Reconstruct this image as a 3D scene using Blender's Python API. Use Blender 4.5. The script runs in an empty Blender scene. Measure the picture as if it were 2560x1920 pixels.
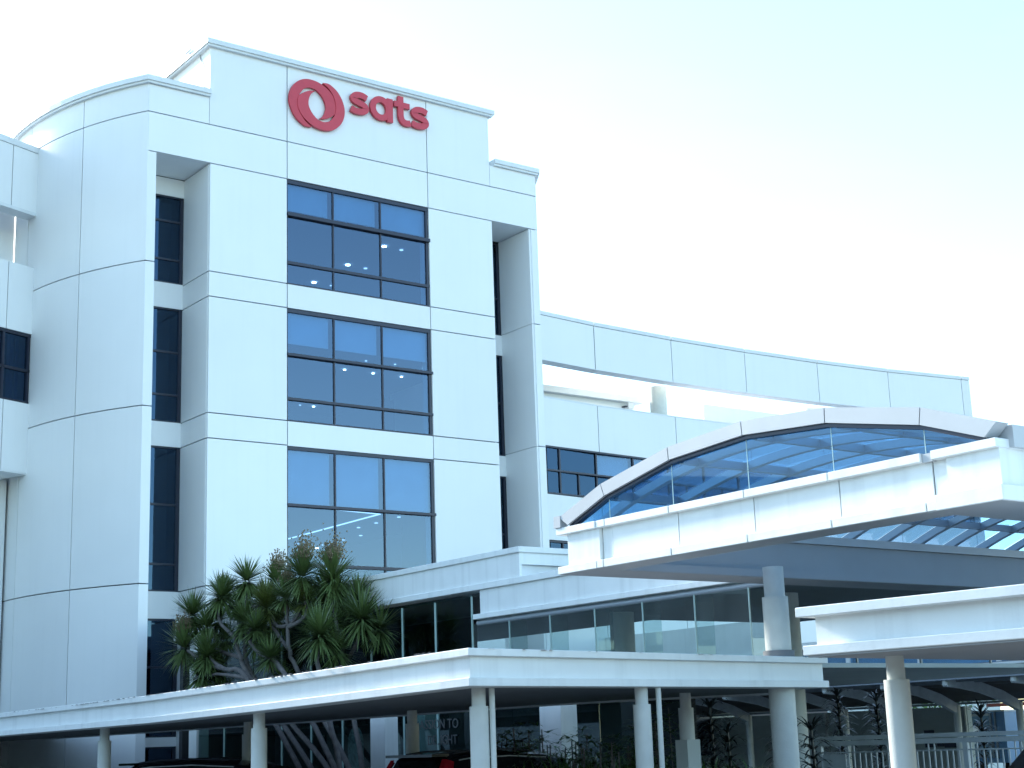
import bpy, bmesh, math, random
from mathutils import Vector, Matrix
random.seed(7)
S = bpy.context.scene
COL = S.collection
R = math.radians

# ------------------------------------------------------------------ camera
cam_d = bpy.data.cameras.new('camera'); cam = bpy.data.objects.new('camera', cam_d); COL.objects.link(cam)
cam_d.sensor_width = 36.0; cam_d.lens = 54.49; cam_d.clip_end = 4000; cam_d.clip_start = 0.2
rt = Vector((0.80645728, -0.59033323, -0.03366511)); up = Vector((-0.10647892, -0.20099392, 0.97378832)); fw = Vector((0.58162608, 0.78173405, 0.22495105))
m3 = Matrix((rt, up, -fw)).transposed()
cam.matrix_world = Matrix.Translation((-16.892, -40.0, 1.6)) @ m3.to_4x4()
S.camera = cam
# ------------------------------------------------------------------ light
SUN_EL, SUN_ROT = R(28), R(-13)
w = bpy.data.worlds.new('World'); S.world = w; w.use_nodes = True
nt = w.node_tree; nt.nodes.clear()
sky = nt.nodes.new('ShaderNodeTexSky'); sky.sky_type = 'NISHITA'; sky.sun_disc = False
sky.sun_elevation = SUN_EL; sky.sun_rotation = SUN_ROT; sky.air_density = 1.0; sky.dust_density = 0.4; sky.ozone_density = 1.0
bg = nt.nodes.new('ShaderNodeBackground'); bg.inputs[1].default_value = 0.15
wo = nt.nodes.new('ShaderNodeOutputWorld')
tn = nt.nodes.new('ShaderNodeVectorMath'); tn.operation = 'MULTIPLY'; tn.inputs[1].default_value = (.90, 1.0, .97)
nt.links.new(sky.outputs[0], tn.inputs[0]); tc = nt.nodes.new('ShaderNodeTexCoord'); st = nt.nodes.new('ShaderNodeVectorMath'); st.operation = 'MULTIPLY'; st.inputs[1].default_value = (1.2, 1.2, 4.0)
cn = nt.nodes.new('ShaderNodeTexNoise'); cn.inputs['Scale'].default_value = 1.6; cn.inputs['Detail'].default_value = 7; cn.inputs['Roughness'].default_value = .55; cn.inputs['Distortion'].default_value = .4
cr_ = nt.nodes.new('ShaderNodeMapRange'); cr_.inputs['From Min'].default_value = .42; cr_.inputs['From Max'].default_value = .75; cr_.inputs['To Max'].default_value = .22
cm = nt.nodes.new('ShaderNodeMix'); cm.data_type = 'RGBA'; cm.inputs['B'].default_value = (2.6, 2.8, 2.8, 1)
nt.links.new(tc.outputs['Generated'], st.inputs[0]); nt.links.new(st.outputs[0], cn.inputs['Vector']); nt.links.new(cn.outputs['Fac'], cr_.inputs['Value']); nt.links.new(cr_.outputs['Result'], cm.inputs['Factor'])
nt.links.new(tn.outputs[0], cm.inputs['A']); nt.links.new(cm.outputs['Result'], bg.inputs[0]); nt.links.new(bg.outputs[0], wo.inputs[0])
sl = bpy.data.lights.new('sun', 'SUN'); sl.energy = 2.3; sl.angle = R(10.0); sl.color = (1.0, 0.95, 0.86)
so = bpy.data.objects.new('sun', sl); COL.objects.link(so)
sd = Vector((math.sin(SUN_ROT) * math.cos(SUN_EL), math.cos(SUN_ROT) * math.cos(SUN_EL), math.sin(SUN_EL)))
so.rotation_euler = sd.to_track_quat('Z', 'Y').to_euler()
so.location = (0, 60, 60)
S.view_settings.view_transform = 'Standard'; S.view_settings.look = 'None'; S.view_settings.gamma = 1.0
S.view_settings.use_curve_mapping = False
S.view_settings.exposure = 1.78
S.cycles.max_bounces = 10; S.cycles.transparent_max_bounces = 24; S.cycles.diffuse_bounces = 5; S.cycles.glossy_bounces = 4

GZ = -0.15   # ground level

# ------------------------------------------------------------------ materials
def nodes(m):
    m.use_nodes = True; n = m.node_tree; return n, n.nodes, n.links, n.nodes['Principled BSDF']
def mat(name, col, rough=0.6, metal=0.0, var=0.0, scale=3.0, bump=0.0, bscale=40.0, spec=0.5, streak=0.0):
    m = bpy.data.materials.new(name); n, N, L, P = nodes(m)
    P.inputs['Base Color'].default_value = (*col, 1); P.inputs['Roughness'].default_value = rough
    P.inputs['Metallic'].default_value = metal; P.inputs['Specular IOR Level'].default_value = spec
    geo = N.new('ShaderNodeNewGeometry')
    if var > 0 or streak > 0:
        a = N.new('ShaderNodeTexNoise'); a.inputs['Scale'].default_value = scale; a.inputs['Detail'].default_value = 6
        L.new(geo.outputs['Position'], a.inputs['Vector'])
        mp = N.new('ShaderNodeMapRange'); mp.inputs['From Min'].default_value = 0.3; mp.inputs['From Max'].default_value = 0.7
        mp.inputs['To Min'].default_value = 1 - var; mp.inputs['To Max'].default_value = 1 + var * .5
        L.new(a.outputs['Fac'], mp.inputs['Value'])
        out = mp.outputs['Result']
        if streak > 0:
            sc = N.new('ShaderNodeVectorMath'); sc.operation = 'MULTIPLY'; sc.inputs[1].default_value = (5.0, 5.0, 0.22)
            L.new(geo.outputs['Position'], sc.inputs[0])
            b = N.new('ShaderNodeTexNoise'); b.inputs['Scale'].default_value = 1.0; b.inputs['Detail'].default_value = 5
            L.new(sc.outputs[0], b.inputs['Vector'])
            mq = N.new('ShaderNodeMapRange'); mq.inputs['From Min'].default_value = 0.52; mq.inputs['From Max'].default_value = 0.75
            mq.inputs['To Min'].default_value = 1.0; mq.inputs['To Max'].default_value = 1 - streak
            L.new(b.outputs['Fac'], mq.inputs['Value'])
            mu = N.new('ShaderNodeMath'); mu.operation = 'MULTIPLY'; L.new(out, mu.inputs[0]); L.new(mq.outputs['Result'], mu.inputs[1]); out = mu.outputs[0]
        oi = N.new('ShaderNodeObjectInfo'); mo = N.new('ShaderNodeMapRange'); mo.inputs['To Min'].default_value = .965; mo.inputs['To Max'].default_value = 1.02; L.new(oi.outputs['Random'], mo.inputs['Value'])
        mz = N.new('ShaderNodeMath'); mz.operation = 'MULTIPLY'; L.new(out, mz.inputs[0]); L.new(mo.outputs['Result'], mz.inputs[1]); out = mz.outputs[0]
        v = N.new('ShaderNodeVectorMath'); v.operation = 'SCALE'; v.inputs[0].default_value = col
        L.new(out, v.inputs['Scale']); L.new(v.outputs[0], P.inputs['Base Color'])
    if bump > 0:
        a2 = N.new('ShaderNodeTexNoise'); a2.inputs['Scale'].default_value = bscale; a2.inputs['Detail'].default_value = 4
        L.new(geo.outputs['Position'], a2.inputs['Vector'])
        bp = N.new('ShaderNodeBump'); bp.inputs['Strength'].default_value = bump; bp.inputs['Distance'].default_value = 0.01
        L.new(a2.outputs['Fac'], bp.inputs['Height']); L.new(bp.outputs[0], P.inputs['Normal'])
    return m
def glass(name, tint, ior=1.5, gloss=(1, 1, 1), rough=0.01, dirt=0.0):
    m = bpy.data.materials.new(name); m.use_nodes = True; n = m.node_tree; N = n.nodes; L = n.links; N.clear()
    o = N.new('ShaderNodeOutputMaterial'); mx = N.new('ShaderNodeMixShader'); fr = N.new('ShaderNodeFresnel'); fr.inputs[0].default_value = ior
    t = N.new('ShaderNodeBsdfTransparent'); t.inputs[0].default_value = (*tint, 1)
    g = N.new('ShaderNodeBsdfGlossy'); g.inputs[0].default_value = (*gloss, 1); g.inputs['Roughness'].default_value = rough
    ge = N.new('ShaderNodeNewGeometry'); iv = N.new('ShaderNodeMath'); iv.operation = 'SUBTRACT'; iv.inputs[0].default_value = 1.0; L.new(ge.outputs['Backfacing'], iv.inputs[1])
    fm = N.new('ShaderNodeMath'); fm.operation = 'MULTIPLY'; L.new(fr.outputs[0], fm.inputs[0]); L.new(iv.outputs[0], fm.inputs[1]); L.new(fm.outputs[0], mx.inputs[0]); L.new(t.outputs[0], mx.inputs[1]); L.new(g.outputs[0], mx.inputs[2])
    res = mx
    if dirt > 0:
        d = N.new('ShaderNodeBsdfDiffuse'); d.inputs[0].default_value = (.7, .75, .75, 1)
        geo = N.new('ShaderNodeNewGeometry'); nz = N.new('ShaderNodeTexNoise'); nz.inputs['Scale'].default_value = 1.7; nz.inputs['Detail'].default_value = 5
        L.new(geo.outputs['Position'], nz.inputs['Vector'])
        ml = N.new('ShaderNodeMath'); ml.operation = 'MULTIPLY'; ml.inputs[1].default_value = dirt; L.new(nz.outputs['Fac'], ml.inputs[0])
        m2 = N.new('ShaderNodeMixShader'); L.new(ml.outputs[0], m2.inputs[0]); L.new(mx.outputs[0], m2.inputs[1]); L.new(d.outputs[0], m2.inputs[2]); res = m2
    L.new(res.outputs[0], o.inputs[0]); return m
def emit(name, col, s):
    m = bpy.data.materials.new(name); n, N, L, P = nodes(m)
    P.inputs['Emission Color'].default_value = (*col, 1); P.inputs['Emission Strength'].default_value = s; return m
M = dict(
    wall=mat('white wall coating', (.80, .82, .83), .55, var=.02, scale=.7, bump=.12, bscale=60, streak=.02),
    wall2=mat('canopy white paint', (.80, .83, .82), .45, var=.05, scale=2.2, bump=.15, bscale=30, streak=.11),
    coping=mat('coping paint', (.70, .73, .75), .45, var=.06, scale=2.5, bump=.15, bscale=30),
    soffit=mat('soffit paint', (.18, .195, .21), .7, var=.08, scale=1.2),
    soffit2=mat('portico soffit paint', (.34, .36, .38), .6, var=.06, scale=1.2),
    core=mat('dark joint backing', (.045, .06, .075), .9),
    column=mat('column paint', (.60, .63, .60), .5, var=.06, scale=6, bump=.2, bscale=50),
    frame=mat('dark window frame', (.025, .03, .05), .35, metal=.3),
    blind=mat('roller blind', (.78, .83, .80), .8, var=.10, scale=1.1),
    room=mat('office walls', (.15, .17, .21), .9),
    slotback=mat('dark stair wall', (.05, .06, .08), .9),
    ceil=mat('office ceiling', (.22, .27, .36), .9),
    red=mat('red sign face', (.56, .05, .075), .35, spec=.4, var=.05, scale=5),
    glass=glass('blue tinted glass', (.46, .62, .75), 2.2, (.50, .68, .92), .015),
    glassd=glass('deep blue glass', (.16, .26, .40), 1.8, (.35, .62, 1.0), .02),
    gable=glass('gable glass', (.58, .78, .92), 1.45, (.7, .85, 1.0), .02),
    roofglass=glass('skylight glass', (.60, .76, .88), 1.5, (.8, .9, 1.0), .03, dirt=.12),
    clear=glass('green edged screen glass', (.80, .87, .87), 1.5, (.9, 1, 1), .01, dirt=.07),
    lobbyglass=glass('lobby glass', (.60, .70, .70), 1.5, (.8, .95, 1), .01),
    glassedge=mat('glass edge', (.45, .62, .60), .2),
    steel=mat('grey painted steel', (.32, .36, .40), .4, metal=.2),
    alu=mat('light metal cladding', (.46, .48, .50), .4, metal=.1, var=.06, scale=2),
    asphalt=mat('pale concrete paving', (.19, .188, .18), .9, var=.2, scale=2, bump=.3, bscale=60),
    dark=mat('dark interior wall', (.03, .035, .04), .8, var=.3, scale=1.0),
    grey=mat('grey render wall', (.58, .64, .62), .8, var=.1, scale=.6),
    bark=mat('yucca bark', (.16, .145, .14), .9, var=.25, scale=9, bump=.6, bscale=30),
    leaf=mat('yucca leaf', (.125, .185, .06), .4, var=.35, scale=2.5),
    leaf2=mat('yellowish yucca leaf', (.13, .16, .035), .45, var=.3, scale=3),
    leafd=mat('dark strap leaf', (.020, .028, .024), .4, var=.3, scale=3),
    leafg=mat('palm leaf', (.09, .19, .06), .45, var=.4, scale=3),
    dry=mat('dry skirt leaf', (.20, .15, .07), .8, var=.3, scale=8),
    flower=mat('brown flower panicle', (.24, .19, .11), .8, var=.3, scale=9),
    black=mat('black car paint', (.008, .009, .013), .12, spec=.6),
    silver=mat('silver blue car paint', (.45, .60, .68), .2, metal=.1),
    carglass=mat('car glass', (.01, .012, .015), .05, spec=.8),
    redl=mat('red lamp lens', (.35, .01, .02), .15),
    tyre=mat('tyre rubber', (.015, .015, .015), .9),
    rim=mat('alloy rim', (.4, .4, .42), .35, metal=.8),
    blue=mat('blue truck paint', (.18, .36, .62), .4, var=.08),
    shutter=mat('pale blue shutter', (.34, .50, .66), .5, var=.2, scale=5),
    whitep=mat('white truck paint', (.72, .74, .76), .35),
    brown=mat('brown panel', (.10, .09, .085), .6, var=.2, scale=3),
    fence=mat('fence grey paint', (.62, .67, .70), .5, var=.12, scale=5),
    letter=mat('dim letters', (.10, .10, .10), .5),
    cloth=mat('mottled chair cloth', (.32, .40, .40), .9, var=.6, scale=14),
    orange=mat('rust red steel', (.30, .07, .04), .6),
    light=emit('ceiling lamp', (1, .96, .88), 6.0),
    lightd=emit('dim ceiling lamp', (.8, .9, 1), .8),
)

# ------------------------------------------------------------------ mesh helpers
class MB:
    def __init__(s): s.v = []; s.f = []
    def add(s, vs, fs):
        o = len(s.v); s.v += [tuple(p) for p in vs]; s.f += [tuple(i + o for i in f) for f in fs]; return s
    def box(s, x0, x1, y0, y1, z0, z1):
        return s.add([(x0, y0, z0), (x1, y0, z0), (x1, y1, z0), (x0, y1, z0), (x0, y0, z1), (x1, y0, z1), (x1, y1, z1), (x0, y1, z1)],
                     [(0, 3, 2, 1), (4, 5, 6, 7), (0, 1, 5, 4), (1, 2, 6, 5), (2, 3, 7, 6), (3, 0, 4, 7)])
    def prism(s, poly, z0, z1):
        n = len(poly)
        return s.add([(x, y, z0) for x, y in poly] + [(x, y, z1) for x, y in poly],
                     [tuple(range(n - 1, -1, -1)), tuple(range(n, 2 * n))] + [(i, (i + 1) % n, n + (i + 1) % n, n + i) for i in range(n)])
    def xprism(s, poly, x0, x1):      # poly in (y,z)
        n = len(poly)
        return s.add([(x0, y, z) for y, z in poly] + [(x1, y, z) for y, z in poly],
                     [tuple(range(n)), tuple(range(2 * n - 1, n - 1, -1))] + [(i, n + i, n + (i + 1) % n, (i + 1) % n) for i in range(n)])
    def yprism(s, poly, y0, y1):      # poly in (x,z)
        n = len(poly)
        return s.add([(x, y0, z) for x, z in poly] + [(x, y1, z) for x, z in poly],
                     [tuple(range(n)), tuple(range(2 * n - 1, n - 1, -1))] + [(i, n + i, n + (i + 1) % n, (i + 1) % n) for i in range(n)])
    def beam(s, a, b, wx, h, upv=(0, 0, 1)):
        a = Vector(a); b = Vector(b); d = (b - a).normalized(); u = Vector(upv); sd_ = d.cross(u).normalized() * wx / 2; u2 = sd_.cross(d).normalized() * h / 2
        p = [a - sd_ - u2, a + sd_ - u2, a + sd_ + u2, a - sd_ + u2, b - sd_ - u2, b + sd_ - u2, b + sd_ + u2, b - sd_ + u2]
        return s.add(p, [(0, 1, 2, 3), (7, 6, 5, 4), (0, 4, 5, 1), (1, 5, 6, 2), (2, 6, 7, 3), (3, 7, 4, 0)])
    def cyl(s, x, y, z0, z1, r0, r1=None, n=24):
        r1 = r0 if r1 is None else r1
        vs = [(x + r0 * math.cos(2 * math.pi * i / n), y + r0 * math.sin(2 * math.pi * i / n), z0) for i in range(n)] + \
             [(x + r1 * math.cos(2 * math.pi * i / n), y + r1 * math.sin(2 * math.pi * i / n), z1) for i in range(n)]
        return s.add(vs, [tuple(range(n - 1, -1, -1)), tuple(range(n, 2 * n))] + [(i, (i + 1) % n, n + (i + 1) % n, n + i) for i in range(n)])
    def tube(s, pts, rs, n=8):
        pts = [Vector(p) for p in pts]; rings = []
        for i, p in enumerate(pts):
            d = (pts[min(i + 1, len(pts) - 1)] - pts[max(i - 1, 0)]).normalized()
            a = d.cross(Vector((0.3, 1, 0.1))).normalized(); b = d.cross(a)
            rings.append([p + (a * math.cos(2 * math.pi * k / n) + b * math.sin(2 * math.pi * k / n)) * rs[i] for k in range(n)])
        vs = [q for r_ in rings for q in r_]; fs = []
        for i in range(len(pts) - 1):
            for k in range(n): fs.append((i * n + k, i * n + (k + 1) % n, (i + 1) * n + (k + 1) % n, (i + 1) * n + k))
        fs.append(tuple(range(n - 1, -1, -1))); fs.append(tuple((len(pts) - 1) * n + k for k in range(n)))
        return s.add(vs, fs)
    def build(s, name, m, parent=None, smooth=False, bevel=0.0, kind=None, label=None):
        org = ROOT.get(parent.name, Vector((0, 0, 0))) if parent else Vector((0, 0, 0))
        me = bpy.data.meshes.new(name)
        me.from_pydata([(Vector(p) - org)[:] for p in s.v], [], s.f)
        if bevel > 0 or True:
            bm = bmesh.new(); bm.from_mesh(me); bmesh.ops.recalc_face_normals(bm, faces=bm.faces)
            if bevel > 0:
                bmesh.ops.bevel(bm, geom=[e for e in bm.edges if len(e.link_faces) == 2 and e.calc_face_angle(0) > .6], offset=bevel, segments=1, affect='EDGES', clamp_overlap=True)
            bm.to_mesh(me); bm.free()
        me.materials.append(M[m] if isinstance(m, str) else m)
        if smooth:
            for p in me.polygons: p.use_smooth = True
            try: me.set_sharp_from_angle(angle=R(35))
            except Exception: pass
        o = bpy.data.objects.new(name, me); COL.objects.link(o)
        if parent: o.parent = parent; ROOT[o.name] = org
        if kind: o['kind'] = kind
        if label: o['label'] = label
        return o
ROOT = {}
def thing(name, label, cat, loc=(0, 0, 0), group=None):
    o = bpy.data.objects.new(name, None); COL.objects.link(o); o.location = loc; ROOT[o.name] = Vector(loc)
    o.empty_display_size = .3; o['label'] = label; o['category'] = cat
    if group: o['group'] = group
    return o
def tag(o, label, cat, group=None):
    o['label'] = label; o['category'] = cat
    if group: o['group'] = group
    return o
def copy_tree(o, parent=None):
    c = o.copy(); COL.objects.link(c)
    if parent: c.parent = parent
    for ch in list(o.children): copy_tree(ch, c)
    return c

def sweep(path, prof, closed_ends=True):
    """path: [(x,y,z)], prof: [(out, dz)] closed loop; outward = right hand side of travel."""
    mb = MB(); n = len(prof); P = [Vector(p) for p in path]; rings = []
    for i, p in enumerate(P):
        ns = []
        if i > 0: d = (P[i] - P[i - 1]); ns.append(Vector((d.y, -d.x, 0)).normalized())
        if i < len(P) - 1: d = (P[i + 1] - P[i]); ns.append(Vector((d.y, -d.x, 0)).normalized())
        nn = sum(ns, Vector((0, 0, 0))).normalized(); k = 1 / max(.3, nn.dot(ns[0]))
        rings.append([p + nn * (k * a) + Vector((0, 0, z)) for a, z in prof])
    vs = [q for r_ in rings for q in r_]; fs = []
    for i in range(len(P) - 1):
        for k in range(n): fs.append((i * n + k, i * n + (k + 1) % n, (i + 1) * n + (k + 1) % n, (i + 1) * n + k))
    fs.append(tuple(range(n))); fs.append(tuple((len(P) - 1) * n + k for k in range(n)))
    return mb.add(vs, fs)

# ------------------------------------------------------------------ ground and sky-side setting
g = MB().box(-900, 900, -900, 900, GZ - 1, GZ).build('ground', 'asphalt'); g['kind'] = 'structure'
pv = MB().prism([(-9, -32), (.4, -32), (.4, -24.2), (.4, 8), (-1.0, 8), (-1.0, -19), (-3, -23.5), (-7.9, -23.5), (-9, -24)], GZ + .004, GZ + .12).build('pavement', mat('kerb concrete', (.13, .13, .125), .8, var=.15, scale=2)); pv['kind'] = 'structure'

# ------------------------------------------------------------------ TOWER
G = .017   # half joint gap
tower = thing('office_tower', 'tall white panelled office tower with curved left corner and three wide blue window bays', 'building', (0, 0, GZ))
tp = tower
def wbox(x0, x1, z0, z1, y0=0.0, y1=.09, m='wall', par=None):
    MB().box(x0 + G, x1 - G, y0, y1, z0 + G, z1 - G).build('wall_panel', m, par or tp)
Zj = [GZ, 6.14, 11.10, 15.33, 18.67]
# thin strip left of the left recess
for a, b in zip(Zj[:-1], Zj[1:]):
    MB().box(0.0, .275, 0, 1.80, a + G, b - G).build('wall_panel', 'wall', tp)
# column B, D and strip F
ZB = [GZ, 2.24, 5.37, 6.14, 10.35, 11.09, 14.56, 15.32, 18.67]
for a, b in zip(ZB[:-1], ZB[1:]): wbox(1.965, 4.545, a, b)
for a, b in zip(ZB[2:-1], ZB[3:]): wbox(9.705, 12.27, a, b)
wbox(9.705, 12.27, GZ, 5.37)
for a, b in zip([GZ, 6.5, 11.11, 15.31], [6.5, 11.11, 15.31, 18.67]):
    MB().box(13.90, 14.17, 0, 1.80, a + G, b - G).build('wall_panel', 'wall', tp)
# right side wall of the left recess (faces left), with the same joints
for a, b in zip(ZB[:-1], ZB[1:]): MB().box(1.965, 2.06, .092, 1.80, a + G, b - G).build('recess_panel', 'wall', tp)
for a, b in zip([GZ, 11.11, 15.31], [11.11, 15.31, 18.67]): MB().box(13.82, 13.898, .03, 1.80, a + G * .5, b - G * .5).build('recess_panel', 'wall', tp)
for a, b in zip(ZB[:-1], ZB[1:]): MB().box(12.18, 12.268, .092, 1.80, a + G, b - G).build('recess_panel', 'wall', tp)
# frieze and parapet panels
wbox(0, 4.545, 18.67, 19.89, y1=1.8); wbox(4.545, 9.705, 18.67, 19.89); wbox(9.705, 14.17, 18.67, 19.89, y1=1.8)
wbox(0, 1.94, 19.89, 20.76); wbox(12.22, 14.17, 19.89, 20.66); 
MB().box(1.94, 4.545 - G, 0, .09, 19.89 + G, 22.38).build('wall_panel', 'wall', tp)
MB().box(4.545 + G, 9.705 - G, 0, .09, 19.89 + G, 22.38).build('wall_panel', 'wall', tp)
MB().box(9.705 + G, 12.22, 0, .09, 19.89 + G, 22.38).build('wall_panel', 'wall', tp)
MB().box(1.94, 2.06, .092, 7, 19.6, 22.38).build('parapet_return', 'wall', tp)
MB().box(12.10, 12.22, .092, 7, 19.6, 22.38).build('parapet_return', 'wall', tp)
MB().box(2.06, 12.10, 6.9, 7, 19.6, 22.38).build('parapet_back', 'wall', tp)
# copings with drip edge
def coping(path, z0, z1, out=.15):
    prof = [(-.35, z0), (out - .05, z0), (out - .05, z0 + .07), (out, z0 + .07), (out, z1), (-.35, z1)]
    return sweep(path, prof).build('coping', 'coping', tp)
# Curved left wall: circle through the measured plan points
def circ(A, B, C):
    ax, ay = A; bx, by = B; cx, cy = C; d = 2 * (ax * (by - cy) + bx * (cy - ay) + cx * (ay - by))
    ux = ((ax * ax + ay * ay) * (by - cy) + (bx * bx + by * by) * (cy - ay) + (cx * cx + cy * cy) * (ay - by)) / d
    uy = ((ax * ax + ay * ay) * (cx - bx) + (bx * bx + by * by) * (ax - cx) + (cx * cx + cy * cy) * (bx - ax)) / d
    return ux, uy, math.hypot(ax - ux, ay - uy)
UX, UY, UR = circ((0, 0), (-1.1, 2.2), (-1.66, 4.6))
def cpt(y, off=0.0):
    a = math.asin(max(-1, min(1, (UY - y) / UR))); return (UX - (UR + off) * math.cos(a), UY - (UR + off) * math.sin(a))
def arc(y0, y1, off=0, n=10): return [cpt(y0 + (y1 - y0) * i / n, off) for i in range(n + 1)]
def curved(y0, y1, z0, z1, m='wall', t=.09, mirror=False, nm='wall_panel'):
    o = arc(y0, y1); i_ = arc(y0, y1, -t); poly = o + i_[::-1]
    if mirror: poly = [(14.17 - x, y) for x, y in poly]
    MB().prism(poly, z0, z1).build(nm, m, tp, smooth=True)
ysp = [0.0, 2.2, 5.0, 8.6]
for a, b in zip(ysp[:-1], ysp[1:]):
    for c, d in zip([GZ, 6.14, 11.10, 15.33, 19.89], [6.14, 11.10, 15.33, 19.89, 20.76]):
        y0 = a + (G if a else 0)
        curved(y0, b - G, c + G, d - (G if d < 20.7 else 0))
        if a < 1: curved(y0, b - G, c + G, d - (G if d < 20.7 else 0), mirror=True)
cl = arc(8.6, 0, 0, 14)
coping([(x, y, 0) for x, y in cl] + [(0.0, 0, 0), (1.93, 0, 0)][1:], 20.75, 20.97)
coping([(1.94, 7, 0), (1.94, 0, 0), (12.22, 0, 0), (12.22, 7, 0)], 22.38, 22.60, out=.17)
coping([(12.38, 0, 0), (14.17, 0, 0)] + [(14.17 - x, y, 0) for x, y in arc(0.25, 8.6, 0, 14)], 20.65, 20.87)
# dark core behind the joints
core = MB().prism([cpt(y, -.13) for y in [8.6, 7, 5.6, 4.2, 3, 2, 1.9]] + [(.6, 1.92), (13.6, 1.92)] + [(14.17 - cpt(y, -.13)[0], y) for y in [1.9, 2, 3, 4.2, 5.6, 7, 8.6]], GZ, 20.5)
# cut-out for the rooms is made by keeping the core behind them
core = MB()
core.prism([cpt(y, -.105) for y in [8.6, 7, 5.6, 4.2, 3, 2, 1.2, .5, .25]] + [(.26, .105), (.26, 8.6)], GZ, 20.6)
core.prism([(13.91, 8.6), (13.91, .105)] + [(14.17 - cpt(y, -.105)[0], y) for y in [.25, .5, 1.2, 2, 3, 4.2, 5.6, 7, 8.6]], GZ, 20.5)
core.box(2.06, 4.54, .10, .25, GZ, 18.66); core.box(9.71, 12.17, .10, .25, GZ, 18.66)
core.box(-1.9, -1.8, 8.6, 23, GZ, 19.6); core.box(-1.9, 18, 22.8, 23, GZ, 19.6); core.box(15.8, 16, 8.6, 22.8, 10.6, 19.6); core.box(-1.9, 16, 8.2, 22.8, 19.5, 19.7)  # unseen side, back and roof walls added to block light
core.box(.28, 13.88, .10, .3, 18.70, 22.3 if False else 19.88)
core.box(2.08, 12.08, .10, .3, 19.9, 22.3)
core.box(.1, 1.93, .10, .3, 19.9, 20.7); core.box(12.23, 14.1, .10, .3, 19.9, 20.6)
for z in (15.31, 11.08): core.box(4.56, 9.69, .10, .3, z - .74, z)
core.box(.28, 13.88, .32, 8.2, 19.5, 19.7)
core.build('wall_core', 'core', tp)

def window(x0, x1, z0, z1, hz, vx, depth=.16, y=.0, blinds=None, gl='glass', fins=True, t=.05):
    """window of a facade facing -Y; hz horizontal bars (z0,z1,proud), vx vertical bar x's"""
    fr = MB()
    fr.box(x0, x1, y + .03, y + depth, z1 - .11, z1); fr.box(x0, x1, y + .03, y + depth, z0, z0 + .04)
    fr.box(x0, x0 + .035, y + .04, y + depth, z0 + .04, z1 - .11); fr.box(x1 - .09, x1, y + .04, y + depth, z0 + .04, z1 - .11)
    wd = fr.build('window', 'frame', tp)
    for a, b, pr in hz: MB().box(x0 + .002, x1 + (.03 if pr > 0 else -.002), y + .02 - pr, y + depth - .01, a, b).build('transom', 'frame', wd)
    zs = [z0 + .04] + [q for a, b, pr in hz for q in (a, b)] + [z1 - .11]
    zs = [(zs[i], zs[i + 1]) for i in range(0, len(zs), 2)]
    xs = [x0 + .035] + vx + [x1 - .09]
    for (a, b) in zs:
        for xm in vx: MB().box(xm - t / 2, xm + t / 2, y + .045, y + depth - .02, a, b).build('mullion', 'frame', wd)
        for p, q in zip(xs[:-1], xs[1:]):
            MB().box(p + t / 2 * (p in vx), q - t / 2 * (q in vx), y + .08, y + .095, a, b).build('pane', gl, wd)
    if blinds:
        for p, q, a, b in blinds: MB().box(p, q, y + .19, y + .20, a, b).build('blind', 'blind', wd)
    return wd
VX = [6.18, 7.905]
def bl(z0, z1):
    xs = [4.58] + VX + [9.64]
    return [(xs[i] + .03, xs[i + 1] - (.13 if i < 2 else .04), z0, z1) for i in range(3)]
window(4.545, 9.705, 15.32, 18.66, [(15.96, 16.05, .0), (17.49, 17.60, .06)], VX, blinds=bl(17.72, 18.6))
window(4.545, 9.705, 11.09, 14.55, [(11.73, 11.81, .02), (13.08, 13.16, .06)], VX, blinds=bl(13.50, 14.48))
window(4.545, 9.705, 4.9, 10.34, [(6.79, 6.88, .02), (8.54, 8.62, .05)], VX, blinds=bl(8.66, 10.28))
for z in (15.32, 11.09): wbox(4.545, 9.705, z - .77, z)
wbox(4.545, 9.705, GZ, 4.9)
for a, b in [(15.32, 18.66), (11.09, 14.55), (4.9, 10.34)]:      # reveals right of each bay
    MB().box(9.645, 9.703, .165, .45, a, b).build('window_reveal', 'wall', tp)
# rooms behind the three window bays
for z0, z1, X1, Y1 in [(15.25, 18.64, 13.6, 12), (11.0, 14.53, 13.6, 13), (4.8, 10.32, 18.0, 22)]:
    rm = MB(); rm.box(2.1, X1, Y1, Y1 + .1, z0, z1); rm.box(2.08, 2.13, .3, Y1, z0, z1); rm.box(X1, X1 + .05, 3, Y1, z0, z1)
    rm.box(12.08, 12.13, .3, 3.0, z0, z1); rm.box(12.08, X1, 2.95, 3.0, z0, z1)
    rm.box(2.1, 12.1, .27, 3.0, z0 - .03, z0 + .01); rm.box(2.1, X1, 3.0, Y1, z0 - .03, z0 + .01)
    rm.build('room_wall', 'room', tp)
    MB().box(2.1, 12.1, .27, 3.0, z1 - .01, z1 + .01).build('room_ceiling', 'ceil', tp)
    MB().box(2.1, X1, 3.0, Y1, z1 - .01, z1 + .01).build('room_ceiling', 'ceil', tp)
def lamp(x, y, z, r, m='light'):
    MB().cyl(x, y, z - .03, z - .011, r, n=16).build('downlight', m, tp)
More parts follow.
